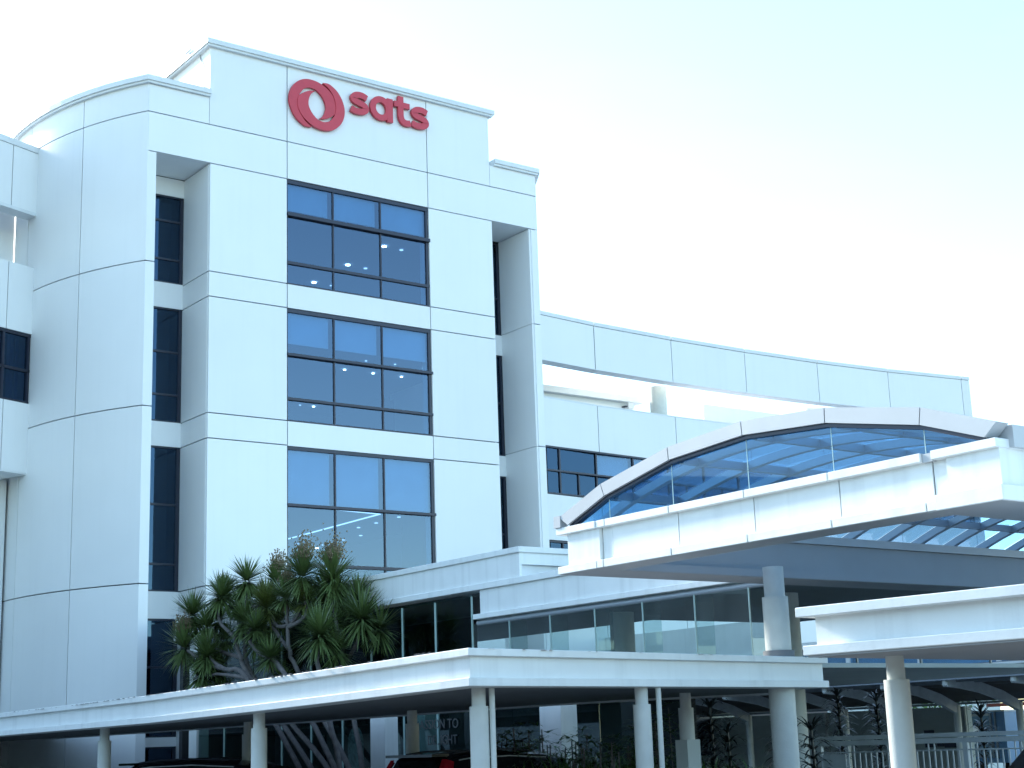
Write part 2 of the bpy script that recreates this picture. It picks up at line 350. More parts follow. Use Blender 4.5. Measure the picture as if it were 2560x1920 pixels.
for x, y, z, k in [(10.48, 8.98, 18.62, 1), (10.47, 6.47, 18.62, 1), (10.48, 3.99, 18.62, 1), (11.23, 6.5, 18.62, 0), (11.21, 4.02, 18.62, 0), (11.22, 9.01, 18.62, 2), (9.9, 5.8, 14.51, 1), (11.06, 5.79, 14.51, 1), (12.23, 5.77, 14.51, 1), (11.88, 11.57, 14.51, 1),
                   (9.89, 4.33, 14.51, 0), (11.03, 4.28, 14.51, 0), (12.19, 4.28, 14.51, 0), (11.29, 11.57, 14.51, 0), (16.98, 20.48, 10.3, 1), (16.64, 17.56, 10.3, 0), (16.62, 16.08, 10.3, 0), (15.29, 14.02, 10.3, 0), (15.26, 12.6, 10.3, 0), (16.68, 19.36, 10.3, 0), (15.23, 10.85, 10.3, 0), (16.55, 10.85, 10.3, 0), (15.42, 19.43, 10.3, 0)]:
    lamp(x, y, z, (.085 if z > 18 else .05 if z > 14 else .09) * (.5 if k == 2 else .8 if k == 0 else 1), 'light' if k == 1 else 'lightd')
MB().beam((14.33, 18.24, 10.29), (14.16, 10.53, 10.29), .10, .02).build('ceiling_light_strip', 'lightd', tp)
MB().beam((14.16, 10.53, 10.289), (12.09, 10.2, 10.289), .08, .02).build('ceiling_light_strip', 'lightd', tp)
# left recess windows (set back 1.81 m) and spandrels
def slot(x0, x1, z0, z1, bars, y=1.80):
    fr = MB(); fr.box(x0, x1, y, y + .12, z1 - .05, z1); fr.box(x0, x1, y, y + .12, z0, z0 + .05); fr.box(x0, x0 + .05, y, y + .12, z0 + .05, z1 - .05); fr.box(x1 - .10, x1, y, y + .12, z0 + .05, z1 - .05)
    wd = fr.build('window', 'frame', tp)
    for z in bars: MB().box(x0 + .05, x1 - .10, y + .01, y + .11, z - .03, z + .03).build('transom', 'frame', wd)
    zz = [z0 + .05] + [q for z in bars for q in (z - .03, z + .03)] + [z1 - .05]
    for i in range(0, len(zz), 2): MB().box(x0 + .05, x1 - .10, y + .05, y + .065, zz[i], zz[i + 1]).build('pane', 'glassd', wd)
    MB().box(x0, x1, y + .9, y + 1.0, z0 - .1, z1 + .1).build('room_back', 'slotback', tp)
    return wd
slot(.28, 1.96, 15.34, 18.10, [16.09, 17.30]); slot(.28, 1.96, 11.09, 14.57, [11.92, 13.22]); slot(.28, 1.96, 6.13, 10.36, [6.92, 8.65]); slot(.28, 1.96, 2.06, 5.36, [4.0]); slot(.28, 1.96, GZ, 1.80, [])
for a, b in [(18.10, 18.66), (14.57, 15.34), (10.36, 11.09), (5.36, 6.13), (1.80, 2.06)]: MB().box(.276, 1.962, 1.775, 1.95, a, b).build('spandrel', 'wall', tp)
slot(12.28, 13.81, 15.29, 18.64, [16.6]); slot(12.28, 13.81, 11.06, 14.58, [12.9]); slot(12.28, 13.81, 6.1, 10.36, [8.4])
for a, b in [(14.58, 15.29), (10.36, 11.06), (4.5, 6.1)]: MB().box(12.272, 13.818, 1.775, 1.95, a, b).build('spandrel', 'wall', tp)
# pipe and small camera on the parapet return
MB().tube([(1.93, .7, 22.4), (1.90, .55, 22.0), (1.92, .35, 21.6), (1.92, .33, 20.9)], [.015] * 4).build('cable', 'steel', tp)
MB().box(1.7, 1.75, 1.0, 1.3, 22.62, 22.68).build('lightning_rod_bracket', 'steel', tp)

# ------------------------------------------------------------------ WALL SIGN
sign = thing('wall_sign', 'red raised ring emblem and lowercase letters fixed high on the tower wall', 'sign', (7.2, -.02, 21.3))
def cat(pts, n=8):
    out = []; L_ = len(pts)
    for i in range(L_ - 1):
        p0 = pts[max(i - 1, 0)]; p1 = pts[i]; p2 = pts[i + 1]; p3 = pts[min(i + 2, L_ - 1)]
        for k in range(n):
            t = k / n
            out.append(tuple(.5 * ((2 * p1[j]) + (-p0[j] + p2[j]) * t + (2 * p0[j] - 5 * p1[j] + 4 * p2[j] - p3[j]) * t * t + (-p0[j] + 3 * p1[j] - 3 * p2[j] + p3[j]) * t ** 3) for j in range(2)))
    return out + [pts[-1]]
def ribbon(A, B, y0, y1, closed=False):
    """solid between two equally long outlines A,B in (x,z)"""
    mb = MB(); n = len(A)
    vs = [(x, y0, z) for x, z in A] + [(x, y0, z) for x, z in B] + [(x, y1, z) for x, z in A] + [(x, y1, z) for x, z in B]
    fs = []; K = n if closed else n - 1
    for i in range(K):
        j = (i + 1) % n
        fs += [(i, j, n + j, n + i), (2 * n + i, 3 * n + i, 3 * n + j, 2 * n + j), (i, 2 * n + i, 2 * n + j, j), (n + i, n + j, 3 * n + j, 3 * n + i)]
    if not closed: fs += [(0, n, 3 * n, 2 * n), (n - 1, 3 * n - 1, 4 * n - 1, 2 * n - 1)]
    return mb.add(vs, fs)
outer = [(5.33, 20.50), (5.10, 20.50), (4.80, 20.70), (4.61, 21.02), (4.555, 21.35), (4.66, 21.70), (4.90, 21.96), (5.20, 22.08), (5.58, 22.06), (5.92, 21.90), (6.14, 21.68), (6.24, 21.42), (6.20, 21.14), (6.02, 20.975), (5.80, 20.87), (5.62, 20.845)]
inner = [(5.33, 20.515), (5.16, 20.62), (5.00, 20.80), (4.90, 21.02), (4.87, 21.26), (4.90, 21.45), (4.98, 21.60), (5.10, 21.74), (5.30, 21.815), (5.52, 21.78), (5.70, 21.64), (5.82, 21.46), (5.86, 21.28), (5.82, 21.08), (5.73, 20.93), (5.62, 20.845)]
oc, ic = cat(outer), cat(inner)
ribbon(oc, ic, -.11, -.03).build('emblem_crescent', 'red', sign, smooth=True)
rot = lambda P: [(2 * 5.543 - x, 2 * 21.285 - z) for x, z in P]
ribbon(rot(oc), rot(ic), -.13, -.032).build('emblem_crescent', 'red', sign, smooth=True)
def stroke(mb, pts, wdt, y0, y1, smooth=8):
    c = cat(pts, smooth); A = []; B = []
    for i, p in enumerate(c):
        a = c[max(i - 1, 0)]; b = c[min(i + 1, len(c) - 1)]; dx, dz = b[0] - a[0], b[1] - a[1]; l = math.hypot(dx, dz) or 1
        nx, nz = -dz / l * wdt / 2, dx / l * wdt / 2; A.append((p[0] + nx, p[1] + nz)); B.append((p[0] - nx, p[1] - nz))
    r = ribbon(A, B, y0, y1); mb.add(r.v, r.f)
spath = [(7.36, 21.905), (7.20, 21.965), (7.03, 21.965), (6.90, 21.91), (6.86, 21.82), (6.93, 21.74), (7.10, 21.695), (7.26, 21.64), (7.33, 21.55), (7.28, 21.455), (7.13, 21.405), (6.94, 21.405), (6.78, 21.46)]
for dx in (0, 2.30):
    mb = MB(); stroke(mb, [(x + dx, z) for x, z in spath], .205, -.13, -.03); mb.build('letter', 'red', sign, smooth=True)
mb = MB(); n = 40
A = [(7.885 + .405 * math.cos(2 * math.pi * i / n), 21.69 + .415 * math.sin(2 * math.pi * i / n)) for i in range(n)]
B = [(7.885 + .195 * math.cos(2 * math.pi * i / n), 21.69 + .215 * math.sin(2 * math.pi * i / n)) for i in range(n)]
r = ribbon(A, B, -.13, -.03, True); mb.add(r.v, r.f); mb.box(8.12, 8.335, -.134, -.028, 21.285, 22.095); mb.build('letter', 'red', sign, smooth=True)
mb = MB(); stroke(mb, [(8.645, 22.28), (8.645, 22.0), (8.645, 21.72), (8.66, 21.54), (8.74, 21.42), (8.87, 21.385), (9.01, 21.41)], .205, -.13, -.03); mb.box(8.39, 8.985, -.134, -.028, 21.895, 22.08); mb.build('letter', 'red', sign, smooth=True)

# ------------------------------------------------------------------ RIGHT WING (slightly curved in plan)
wing = thing('curved_office_wing', 'long white wing curving away right of the tower, open roof terrace band on round columns', 'building', (25, 2, GZ)); tp = wing
WP = [(15.0, 1.44), (17.95, 1.76), (21.85, 1.93), (25.72, 1.94), (29.68, 1.79), (33.6, 1.45), (37.65, .84), (38.12, .76)]
def wy(x):
    for (a, b), (c, d) in zip(WP[:-1], WP[1:]):
        if x <= c: return b + (d - b) * (x - a) / (c - a)
    return WP[-1][1]
def wseg(x0, x1, z0, z1, m='wall', t=.12, off=0, nm='wall_panel', par=None, gap=G):
    n = 4; xs = [x0 + gap + (x1 - x0 - 2 * gap) * i / n for i in range(n + 1)]
    poly = [(x, wy(x) - off) for x in xs] + [(x, wy(x) - off + t) for x in xs[::-1]]
    return MB().prism(poly, z0, z1).build(nm, m, par or wing)
for (a, _), (b, _) in zip(WP[:-1], WP[1:]):
    wseg(a, b, 14.56, 16.18, t=.5); wseg(a, b, 16.195, 16.33, 'coping', t=.6, off=.03, nm='coping')
    wseg(a, b, 11.53, 13.21); wseg(a, b, 8.26, 9.83)
    wseg(a, b, 13.21, 13.26, 'coping', t=.2, off=.01, nm='coping', gap=0)
    wseg(a, b, 4.0, 7.0)
wseg(15.0, 38.1, 14.6, 16.1, 'core', t=.3, off=-.1, nm='wall_core'); wseg(15.0, 38.1, 4, 13.1, 'core', t=.1, off=-.4, nm='wall_core')
wseg(15, 38.1, 11.6, 13.1, 'core', t=.1, off=-.13, nm='wall_core')
MB().box(38.06, 38.13, .9, 4, 4.0, 16.2).build('end_wall', 'wall', wing)
wseg(15.0, 38.1, GZ, 3.98, 'grey', t=.3, off=-.1, nm='ground_floor_wall', gap=0)
for x in (17, 20.5, 24, 27.5, 31): MB().box(x, x + 2.2, wy(x) - .0, wy(x) + .05, .9, 2.6).build('ground_floor_window', 'frame', wing)
# window strips
for z0, z1, zt in [(9.85, 11.53, 10.68), (7.0, 8.24, 7.6)]:
    fr = wseg(15.3, 37.6, z1 - .06, z1, 'frame', t=.12, off=-.02, nm='window', gap=0)
    wseg(15.3, 37.6, z0, z0 + .05, 'frame', t=.12, off=-.02, nm='window_sill', par=fr, gap=0)
    wseg(15.3, 37.6, zt - .03, zt + .03, 'frame', t=.12, off=-.02, nm='transom', par=fr, gap=0)
    xs = [15.4, 16.0, 17.8, 19.6, 21.4, 23.2, 25.0, 26.8, 28.6, 30.4, 32.2, 34.0, 35.8, 37.5]
    for i, x in enumerate(xs[1:]): MB().box(x - .03, x + .03, wy(x) + .03, wy(x) + .14, z0, z1).build('mullion', 'frame', fr)
    for i in range(1, len(xs) - 1, 1):
        x = (xs[i] + xs[i + 1]) / 2; MB().box(x - .025, x + .025, wy(x) + .03, wy(x) + .13, z0, zt).build('mullion', 'frame', fr)
    for a, b in zip(xs[:-1], xs[1:]):
        wseg(a, b, z0 + .05, zt, 'glassd', t=.01, off=-.08, nm='pane', par=fr, gap=.03); wseg(a, b, zt, z1 - .06, 'glass' if a > 17 else 'glassd', t=.01, off=-.08, nm='pane', par=fr, gap=.03)
    wseg(17.9, 19.5, zt, z1 - .08, 'blind', t=.01, off=-.2, nm='blind', par=fr)
    wseg(19.7, 21.3, zt, z1 - .08, 'blind', t=.01, off=-.2, nm='blind', par=fr)
MB().cyl(22.1, 3.1, 12.0, 14.62, .33, n=32).build('column', 'column', wing, smooth=True)
MB().cyl(30.6, 3.1, 12.0, 14.62, .33, n=32).build('column', 'column', wing, smooth=True)
MB().prism([(15, 1.7), (25.7, 2.1), (38, 1.1), (38, 12), (15, 12)], 11.8, 12.0).build('terrace_slab', 'wall', wing)
MB().box(13, 21.6, 4.0, 7.5, 12.0, 14.10).build('penthouse', 'wall', wing); MB().box(13, 21.9, 3.75, 7.8, 14.10, 14.34).build('coping', 'wall', wing)
MB().box(28.2, 38, 7.0, 7.3, 12, 15.35).build('parapet_back', 'wall', wing)
fl = MB().box(21.15, 21.42, 3.74, 3.80, 13.83, 14.08).build('floodlight', 'whitep', wing); MB().box(21.02, 21.15, 3.8, 3.99, 13.90, 13.94).build('bracket', 'frame', fl)

# ------------------------------------------------------------------ LEFT WING
lwg = thing('left_office_wing', 'white panelled wing at the left edge with open terrace and dark window strip', 'building', (-4, 3.5, GZ)); tp = lwg
A0 = Vector((-1.62, 4.52)); DV = Vector((-1.18, -.46)).normalized(); NV = Vector((DV.y, -DV.x))   # NV points to the viewer side
if NV.y > 0: NV = -NV
def lseg(s0, s1, z0, z1, m='wall', t=.12, off=0, nm='wall_panel', par=None, gap=G):
    a = A0 + DV * (s0 + gap) + NV * off; b = A0 + DV * (s1 - gap) + NV * off
    return MB().prism([tuple(a), tuple(b), tuple(b - NV * t), tuple(a - NV * t)], z0, z1).build(nm, m, par or lwg)
ss = [0.0, .97, 1.94, 2.91, 3.88, 4.85]
for a, b in zip(ss[:-1], ss[1:]):
    lseg(a, b, 17.80, 19.72, t=.35); lseg(a, b, 13.98, 16.05); lseg(a, b, 9.74, 11.84, t=.3)
lseg(0, 4.9, 19.73, 19.92, 'coping', t=.5, off=.03, nm='coping', gap=0)
lseg(0, 4.9, 17.70, 17.80, 'coping', t=.5, off=.01, nm='band', gap=0)
lseg(0, 4.9, 9.9, 19.6, 'core', t=.02, off=-2.6, nm='wall_core', gap=0) if False else None
lseg(0, 4.9, 17.85, 19.6, 'core', t=.05, off=-.25, nm='wall_core', gap=0)
lseg(0, 4.9, 14.0, 15.9, 'core', t=.05, off=-.13, nm='wall_core', gap=0); lseg(0, 4.9, 9.8, 11.8, 'core', t=.05, off=-.26, nm='wall_core', gap=0)
fr = lseg(0.02, 4.9, 13.88, 13.97, 'frame', off=-.03, nm='window', gap=0)
lseg(0.02, 4.9, 11.85, 11.91, 'frame', off=-.03, nm='window_sill', par=fr, gap=0); lseg(0.02, 4.9, 12.80, 12.88, 'frame', off=-.03, nm='transom', par=fr, gap=0)
for s in (.04, .97, 1.94, 2.91): lseg(s, s + .08, 11.91, 13.88, 'frame', off=-.03, nm='mullion', par=fr, gap=0)
for a, b in zip(ss[:-1], ss[1:]):
    lseg(a + .06, b - .02, 11.91, 12.80, 'glassd', t=.01, off=-.09, nm='pane', par=fr, gap=0); lseg(a + .06, b - .02, 12.88, 13.88, 'glassd', t=.01, off=-.09, nm='pane', par=fr, gap=0)
for k in range(9): lseg(.30 + k * .16, .30 + k * .16 + .11, 11.95, 13.88, 'blind', t=.01, off=-.22 - .03 * (k % 2), nm='curtain', par=fr, gap=0)
lseg(0, 4.9, 11.9, 13.9, 'room', t=.05, off=-1.6, nm='room_back', gap=0)
# terrace behind the open band
lseg(-.4, 5.5, 15.6, 15.75, 'wall', t=5, off=-.15, nm='terrace_slab', gap=0)
lseg(-.5, .48, 15.75, 20.2, 'wall', t=.2, off=-1.6, nm='wall_panel', gap=0); lseg(.50, .82, 15.75, 20.2, 'wall', t=.2, off=-1.6, nm='wall_panel', gap=0)
lseg(.82, .96, 15.75, 20.2, 'steel', t=.12, off=-1.7, nm='door_frame', gap=0); lseg(.96, 1.12, 15.75, 20.2, 'coping', t=.14, off=-1.5, nm='downpipe', gap=0)
lseg(1.0, 5.2, 17.95, 20.2, 'coping', t=.2, off=-1.8, nm='wall_panel', gap=0); lseg(1.0, 5.2, 15.8, 17.4, 'brown', t=.1, off=-1.9, nm='louvre', gap=0); lseg(1, 5.2, 17.4, 17.95, 'wall', t=.1, off=-1.9, nm='lintel', gap=0)
# unseen low annex added out of frame to cover bright sky in lobby reflections
for k in range(8):
    lseg(4.9 + k * 4, 8.9 + k * 4, 6.2, 9.6, 'wall', t=.3, nm='wall_panel'); lseg(4.9 + k * 4, 8.9 + k * 4, GZ, 3.6, 'wall', t=.3, nm='wall_panel'); lseg(4.9 + k * 4, 8.9 + k * 4, 3.6, 6.2, 'frame', t=.2, off=-.06, nm='added_window_strip')
# recessed lower wall below the band
lseg(-.3, 5, GZ, 9.76, 'wall', t=.2, off=-1.25, nm='lower_wall', gap=0)
lseg(-.6, 14, GZ, 15.5, 'core', t=8, off=-1.75, nm='wing_sun_blocker', gap=0)  # unseen solid mass added behind the wing to stop sun leaking through
lseg(0, 4.9, 9.72, 9.76, 'wall', t=1.4, off=.0, nm='soffit', gap=0)

# ------------------------------------------------------------------ LOBBY roofs and glass
lob = thing('lobby_building', 'low white slab roofs over a dark glass lobby in front of the tower', 'building', (3, -15, GZ)); tp = lob
def slab(path, z0, z1, cap, lip, inset=.06, par=None, m='wall2', nm='fascia'):
    par = par or tp
    sweep(path, [(-.5, z1 - cap), (0, z1 - cap), (0, z1), (-.5, z1)]).build('cap', m, par, bevel=.008)
    sweep(path, [(-.5, z0 + lip), (-inset, z0 + lip), (-inset, z1 - cap), (-.5, z1 - cap)]).build(nm, m, par)
    sweep(path, [(-.5, z0), (-.005, z0), (-.005, z0 + lip), (-.5, z0 + lip)]).build('lip', m, par, bevel=.008)
# upper roof A
sweep([(.5, -1.2, 0), (.5, -16.65, 0), (9, -16.65, 0)], [(-.5, 5.08), (0, 5.08), (0, 5.19), (-.5, 5.19)]).build('cap', 'wall2', lob, bevel=.008)
MB().box(.545, 1.0, -16.0, -1.2, 4.62, 5.08).build('fascia', 'wall2', lob)
MB().box(.545, .60, -16.60, -16.0, 4.62, 5.08).build('fascia', 'wall2', lob)
MB().box(.60, 9, -16.60, -16.4, 4.86, 5.08).build('fascia', 'wall2', lob)
MB().box(.602, 9, -16.50, -16.0, 4.5, 4.858).build('recess_band', 'coping', lob)
MB().box(1.0, 9, -16.38, -1.2, 4.7, 5.1).build('roof_slab', 'wall2', lob)
MB().box(.50, .9, -23.6, -1.2, 4.50, 4.62).build('lip', 'wall2', lob, bevel=.008)
# lower roof B
MB().box(.56, .9, -23.6, -15.26, 4.04, 4.498).build('fascia', 'wall2', lob)
MB().box(.50, .9, -23.6, -15.08, 3.94, 4.04).build('lip', 'wall2', lob, bevel=.008)
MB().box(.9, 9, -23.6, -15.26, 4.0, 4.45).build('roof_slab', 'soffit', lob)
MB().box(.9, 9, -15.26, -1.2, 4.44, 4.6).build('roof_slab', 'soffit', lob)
MB().tube([(.62, -15.1, 3.87), (.62, -23.4, 3.87)], [.05, .05], 12).build('rail_tube', 'steel', lob, smooth=True)
# glass panes of the lobby front and their joints
ys = [-2.6, -4.1, -5.6, -7.1, -8.5, -9.9, -11.15, -12.4, -13.65, -14.95]
for a, b in zip(ys[:-1], ys[1:]):
    MB().box(.595, .607, b + .01, a - .01, GZ, 4.44).build('glass_pane', 'lobbyglass', lob)
    MB().box(.56, .60, b - .006, b + .006, GZ, 4.40).build('glass_joint', 'glassedge', lob)
ys = [-14.97, -16.16, -17.42, -18.71, -19.99, -21.28, -22.53]
for i, (a, b) in enumerate(zip(ys[:-1], ys[1:])):
    MB().box(.595, .607, b + .01, a - .01, 2.62, 3.86).build('glass_pane', 'clear', lob)
    if i < 4: MB().box(.595, .607, b + .01, a - .01, GZ, 2.60).build('glass_pane', 'lobbyglass', lob)
    MB().box(.575, .60, b - .006, b + .006, 2.62, 3.84).build('glass_joint', 'glassedge', lob)
    MB().box(.60, 1.0, b - .006, b + .006, 2.62, 3.84).build('glass_fin', 'clear', lob)
# interior: floor slab, ceiling beams, back walls and columns
MB().box(1.2, 9, -15.0, -9.6, GZ, 4.4).build('interior_core', 'dark', lob) if False else None
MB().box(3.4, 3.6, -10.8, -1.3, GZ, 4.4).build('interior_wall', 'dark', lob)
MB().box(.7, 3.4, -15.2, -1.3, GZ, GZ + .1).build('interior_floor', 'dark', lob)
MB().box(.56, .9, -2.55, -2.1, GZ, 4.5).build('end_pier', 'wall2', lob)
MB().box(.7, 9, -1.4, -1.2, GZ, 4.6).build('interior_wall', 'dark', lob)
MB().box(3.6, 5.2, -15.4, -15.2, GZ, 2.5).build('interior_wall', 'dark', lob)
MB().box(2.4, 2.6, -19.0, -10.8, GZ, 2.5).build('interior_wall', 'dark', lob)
for x, y in ((3.0, -16.6), (3.4, -20.6)): MB().cyl(x, y, GZ, 4.0, .24, n=24).build('interior_column', 'column', lob, smooth=True)
MB().box(.9, 9, -23.4, -15.4, 2.55, 2.62).build('mezzanine_floor', 'grey', lob)
for y in (-17, -18.6, -20.2, -21.8): MB().box(7.42, 7.46, y - .02, y + .02, 2.6, 4.0).build('far_mullion', 'steel', lob)
MB().box(.64, 1.0, -13.1, -12.7, GZ, 3.0).build('interior_pier', 'grey', lob)
MB().box(1.5, 1.6, -12.6, -11.2, 3.1, 3.14).build('ceiling_strip', 'lightd', lob)
# pale square piers under the canopy
MB().box(-.25, .1, -18.7, -18.1, GZ, 2.45).build('pier', 'wall2', lob)
MB().box(-.5, -.2, -13.4, -12.85, GZ, 2.4).build('pier', 'wall2', lob)
# lettering on the lobby glass
def lettering(txt, x, y, z, size, par, m='letter'):
    """each character a mesh of its own, read from the -X side"""
    pen = 0.0
    for ch in txt:
        if ch == ' ': pen += size * .30; continue
        cu = bpy.data.curves.new('letter', 'FONT'); cu.body = ch; cu.size = size; cu.extrude = .004
        ob = bpy.data.objects.new('tmp', cu); COL.objects.link(ob); bpy.context.view_layer.update()
        me = bpy.data.meshes.new_from_object(ob.evaluated_get(bpy.context.evaluated_depsgraph_get()))
        bpy.data.objects.remove(ob)
        x0 = min(v.co.x for v in me.vertices); x1 = max(v.co.x for v in me.vertices)
        org = ROOT.get(par.name, Vector((0, 0, 0)))
        for v in me.vertices:
            a, b, c = v.co; v.co = Vector((x - c, y - pen - (a - x0), z + b)) - org
        pen += (x1 - x0) + size * .11
        me.materials.append(M[m]); o = bpy.data.objects.new('letter', me); COL.objects.link(o); o.parent = par
lettering('PASSION TO', .57, -12.86, 1.91, .262, lob); lettering('DELIGHT', .57, -13.30, 1.60, .262, lob)

# ------------------------------------------------------------------ COVERED WALKWAY (left canopy)
cv = thing('covered_walkway', 'long low white canopy wrapping round a corner on slim round columns', 'canopy', (-4.5, -18, GZ)); tp = cv
PTH = [(-7.62, 6, 1.99), (-7.62, -12, 2.01), (-7.62, -18.5, 2.04), (-7.60, -22.1, 2.095), (-7.50, -26.45, 2.185), (-1.05, -25.56, 2.165), (-.75, -24.9, 2.17)]
sweep(PTH, [(-.4, .315), (0, .315), (0, .395), (-.4, .395)]).build('cap', 'wall2', cv, bevel=.006)
sweep(PTH, [(-.4, .09), (-.07, .09), (-.07, .315), (-.4, .315)]).build('fascia', 'wall2', cv)
sweep(PTH, [(-.4, 0), (-.005, 0), (-.005, .09), (-.4, .09)]).build('lip', 'wall2', cv, bevel=.006)
fr_ = [(-7.3, 6, 1.995), (-7.3, -12, 2.015), (-7.3, -18.5, 2.045), (-7.28, -22.1, 2.10), (-7.15, -26.1, 2.19), (-1.2, -25.25, 2.17), (-.9, -24.7, 2.17)]
bk_ = [(-1.3, 6, 2.12), (-1.45, -12, 2.14), (-1.38, -16.8, 2.16), (-1.12, -19.3, 2.18), (-1.0, -21.0, 2.18), (.05, -23.4, 2.18), (.05, -23.5, 2.18)]
def deck(a, b, t):
    n = len(a); vs = a + b + [(x, y, z + t) for x, y, z in a] + [(x, y, z + t) for x, y, z in b]; fs = []
    for i in range(n - 1):
        fs += [(i, i + 1, n + i + 1, n + i), (2 * n + i, 3 * n + i, 3 * n + i + 1, 2 * n + i + 1), (i, 2 * n + i, 2 * n + i + 1, i + 1), (n + i, n + i + 1, 3 * n + i + 1, 3 * n + i)]
    fs += [(0, n, 3 * n, 2 * n), (n - 1, 3 * n - 1, 4 * n - 1, 2 * n - 1)]
    return MB().add(vs, fs)
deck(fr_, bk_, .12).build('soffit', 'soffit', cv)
sweep([(x, y, z) for x, y, z in bk_[:6][::-1]], [(-.06, -.03), (0, -.03), (0, .3), (-.06, .3)]).build('rear_edge', 'coping', cv)
def column(x, y, zt, r=.105, r2=.078, drop=.19, par=None, base=GZ, m='column'):
    c = MB().cyl(x, y, base, zt - drop, r, n=28).build('column', m, par, smooth=True)
    MB().cyl(x, y, zt - drop, zt + .03, r2, n=24).build('column_neck', m, c, smooth=True)
    return c
for x, y, zt in [(-6.98, -25.87, 2.18), (-4.62, -25.85, 2.17), (-7.24, -21.2, 2.08), (-7.05, -15.45, 2.03), (-7.1, -10.1, 2.01), (-4.48, -15.42, 2.07), (-3.62, -19.27, 2.12), (-2.0, -23.75, 2.17)]:
    column(x, y, zt, par=cv)
for x, y, zt in [(-6.87, -25.965, 2.18), (-4.44, -25.95, 2.17)]:
    MB().cyl(x, y, GZ, zt, .032, n=16).build('downpipe', 'column', cv, smooth=True)
# tiled pier behind the rear column
MB().box(-2.12, -1.88, -23.87, -23.63, GZ, 1.55).build('pier_base', 'grey', cv)

ms = MB(); rm_ = random.Random(5)
for k in range(240):
    t_ = rm_.random()
    if k % 3: x, y, z = -7.62 + .1 * t_, -12 - 14.2 * t_, 2.01 + .175 * max(0, (t_ - .2) / .8) ** 1.3
    else: x, y, z = -7.4 + 6.2 * t_, -26.42 + .86 * t_, 2.185 - .02 * t_
    if math.sin(k * 1.7 + t_ * 40) < .1: continue
    e = rm_.uniform(.008, .03); q = Vector((x + (0 if k % 3 == 0 else -.08 * t_), y, z + .392))
    ms.add([q + Vector((-e, -e * 2, -.004)), q + Vector((e, -e, -.004)), q + Vector((e, e * 2, -.004)), q + Vector((-e, e, -.004)), q + Vector((0, 0, e * .2))], [(0, 1, 4), (1, 2, 4), (2, 3, 4), (3, 0, 4)])
ms.build('moss', 'slotback', cv, kind='stuff')

# ------------------------------------------------------------------ RIGHT CANOPY (near)
cr = thing('near_canopy', 'nearest low white canopy running off the right edge of the picture', 'canopy', (-5, -34, GZ)); tp = cr
P2 = [(-2.6, -30.25, 2.2), (-7.33, -31.06, 2.2), (-6.60, -37.5, 2.2)]
P2 = [(-6.9, -30.98, 2.2)] + P2[1:]
P2 = [(-2.6, -30.18, 2.2), (-7.33, -31.02, 2.2), (-6.60, -37.5, 2.2)]
P2 = [(-7.30, -31.04, 2.2), (-6.60, -37.5, 2.2)]
sweep(P2, [(0, .32), (.0, .32), (.0, .4), (-5, .4), (-5, .32)]) if False else None
def rcan(out, y0, z0, z1, name, bevel=.006):
    # plan polygon: end edge along y0, long edge slanting
    s = (7.33 - 6.60) / 6.5
    a = (-7.33 - out, y0); b = (-7.33 - out + s * (38 + y0), -38.0)
    poly = [a, b, (1.5, -38.0), (1.5, y0 + .78)]
    return MB().prism(poly, z0, z1).build(name, 'wall2', cr, bevel=bevel)
rcan(0.04, -31.00, 2.52, 2.60, 'cap'); rcan(-.10, -31.09, 2.29, 2.52, 'fascia', 0); rcan(-.02, -31.0, 2.21, 2.29, 'lip')
s_ = (7.33 - 6.60) / 6.5
MB().prism([(-7.28, -31.03), (-7.28 + s_ * 6.95, -37.95), (1.45, -37.95), (1.45, -30.28)], 2.195, 2.21).build('soffit', 'soffit2', cr)
column(-6.50, -31.27, 2.20, .106, .076, .20, par=cr); column(-6.0, -35.6, 2.20, .106, .076, .20, par=cr)

# ------------------------------------------------------------------ PORTICO with arched skylight
po = thing('entrance_portico', 'high white entrance portico with arched blue glass skylight roof', 'portico', (0, -27.2, GZ)); tp = po
X0 = -4.12; XE = 10.0
Yj = [-23.88, -24.56, -24.77, -26.03, -27.33, -28.64, -29.91, -30.11, -30.77]
g2 = .008
for i, (a, b) in enumerate(zip(Yj[:-1], Yj[1:])):
    xf = X0 + (.05 if i in (0, 7) else .09)
    if i in (1, 6): xf = X0 + .10
    MB().box(xf, X0 + .5, b + g2, a - g2, 3.85, 4.27).build('fascia_panel', 'wall2', po)
for i, (a, b) in enumerate([(-23.71, -24.53), (-24.54, -24.71), (-24.72, -25.945), (-25.955, -27.25), (-27.26, -28.55), (-28.56, -29.83), (-29.97, -30.78)]):
    MB().box(X0 - (.012 if i in (0, 6) else 0), X0 + .5, b, a - .006, 4.27, 4.362).build('cap', 'wall2', po, bevel=.005)
MB().box(X0 + .03, X0 + .4, -29.965, -29.835, 4.262, 4.35).build('cap', 'alu', po)
for i, (a, b) in enumerate([(-23.71, -24.52), (-24.53, -24.66), (-24.67, -25.96), (-25.97, -27.27), (-27.28, -28.56), (-28.57, -29.85), (-29.86, -29.975)]):
    MB().box(X0, X0 + .5, b + .004, a - .004, 3.75, 3.848).build('lip', 'wall2', po, bevel=.005)
MB().box(X0 - .012, X0 + .5, -30.80, -29.98, 3.742, 3.90).build('lip', 'wall2', po, bevel=.006)
MB().box(X0 + .11, X0 + .49, -30.70, -23.9, 3.78, 4.34).build('fascia_core', 'core', po)
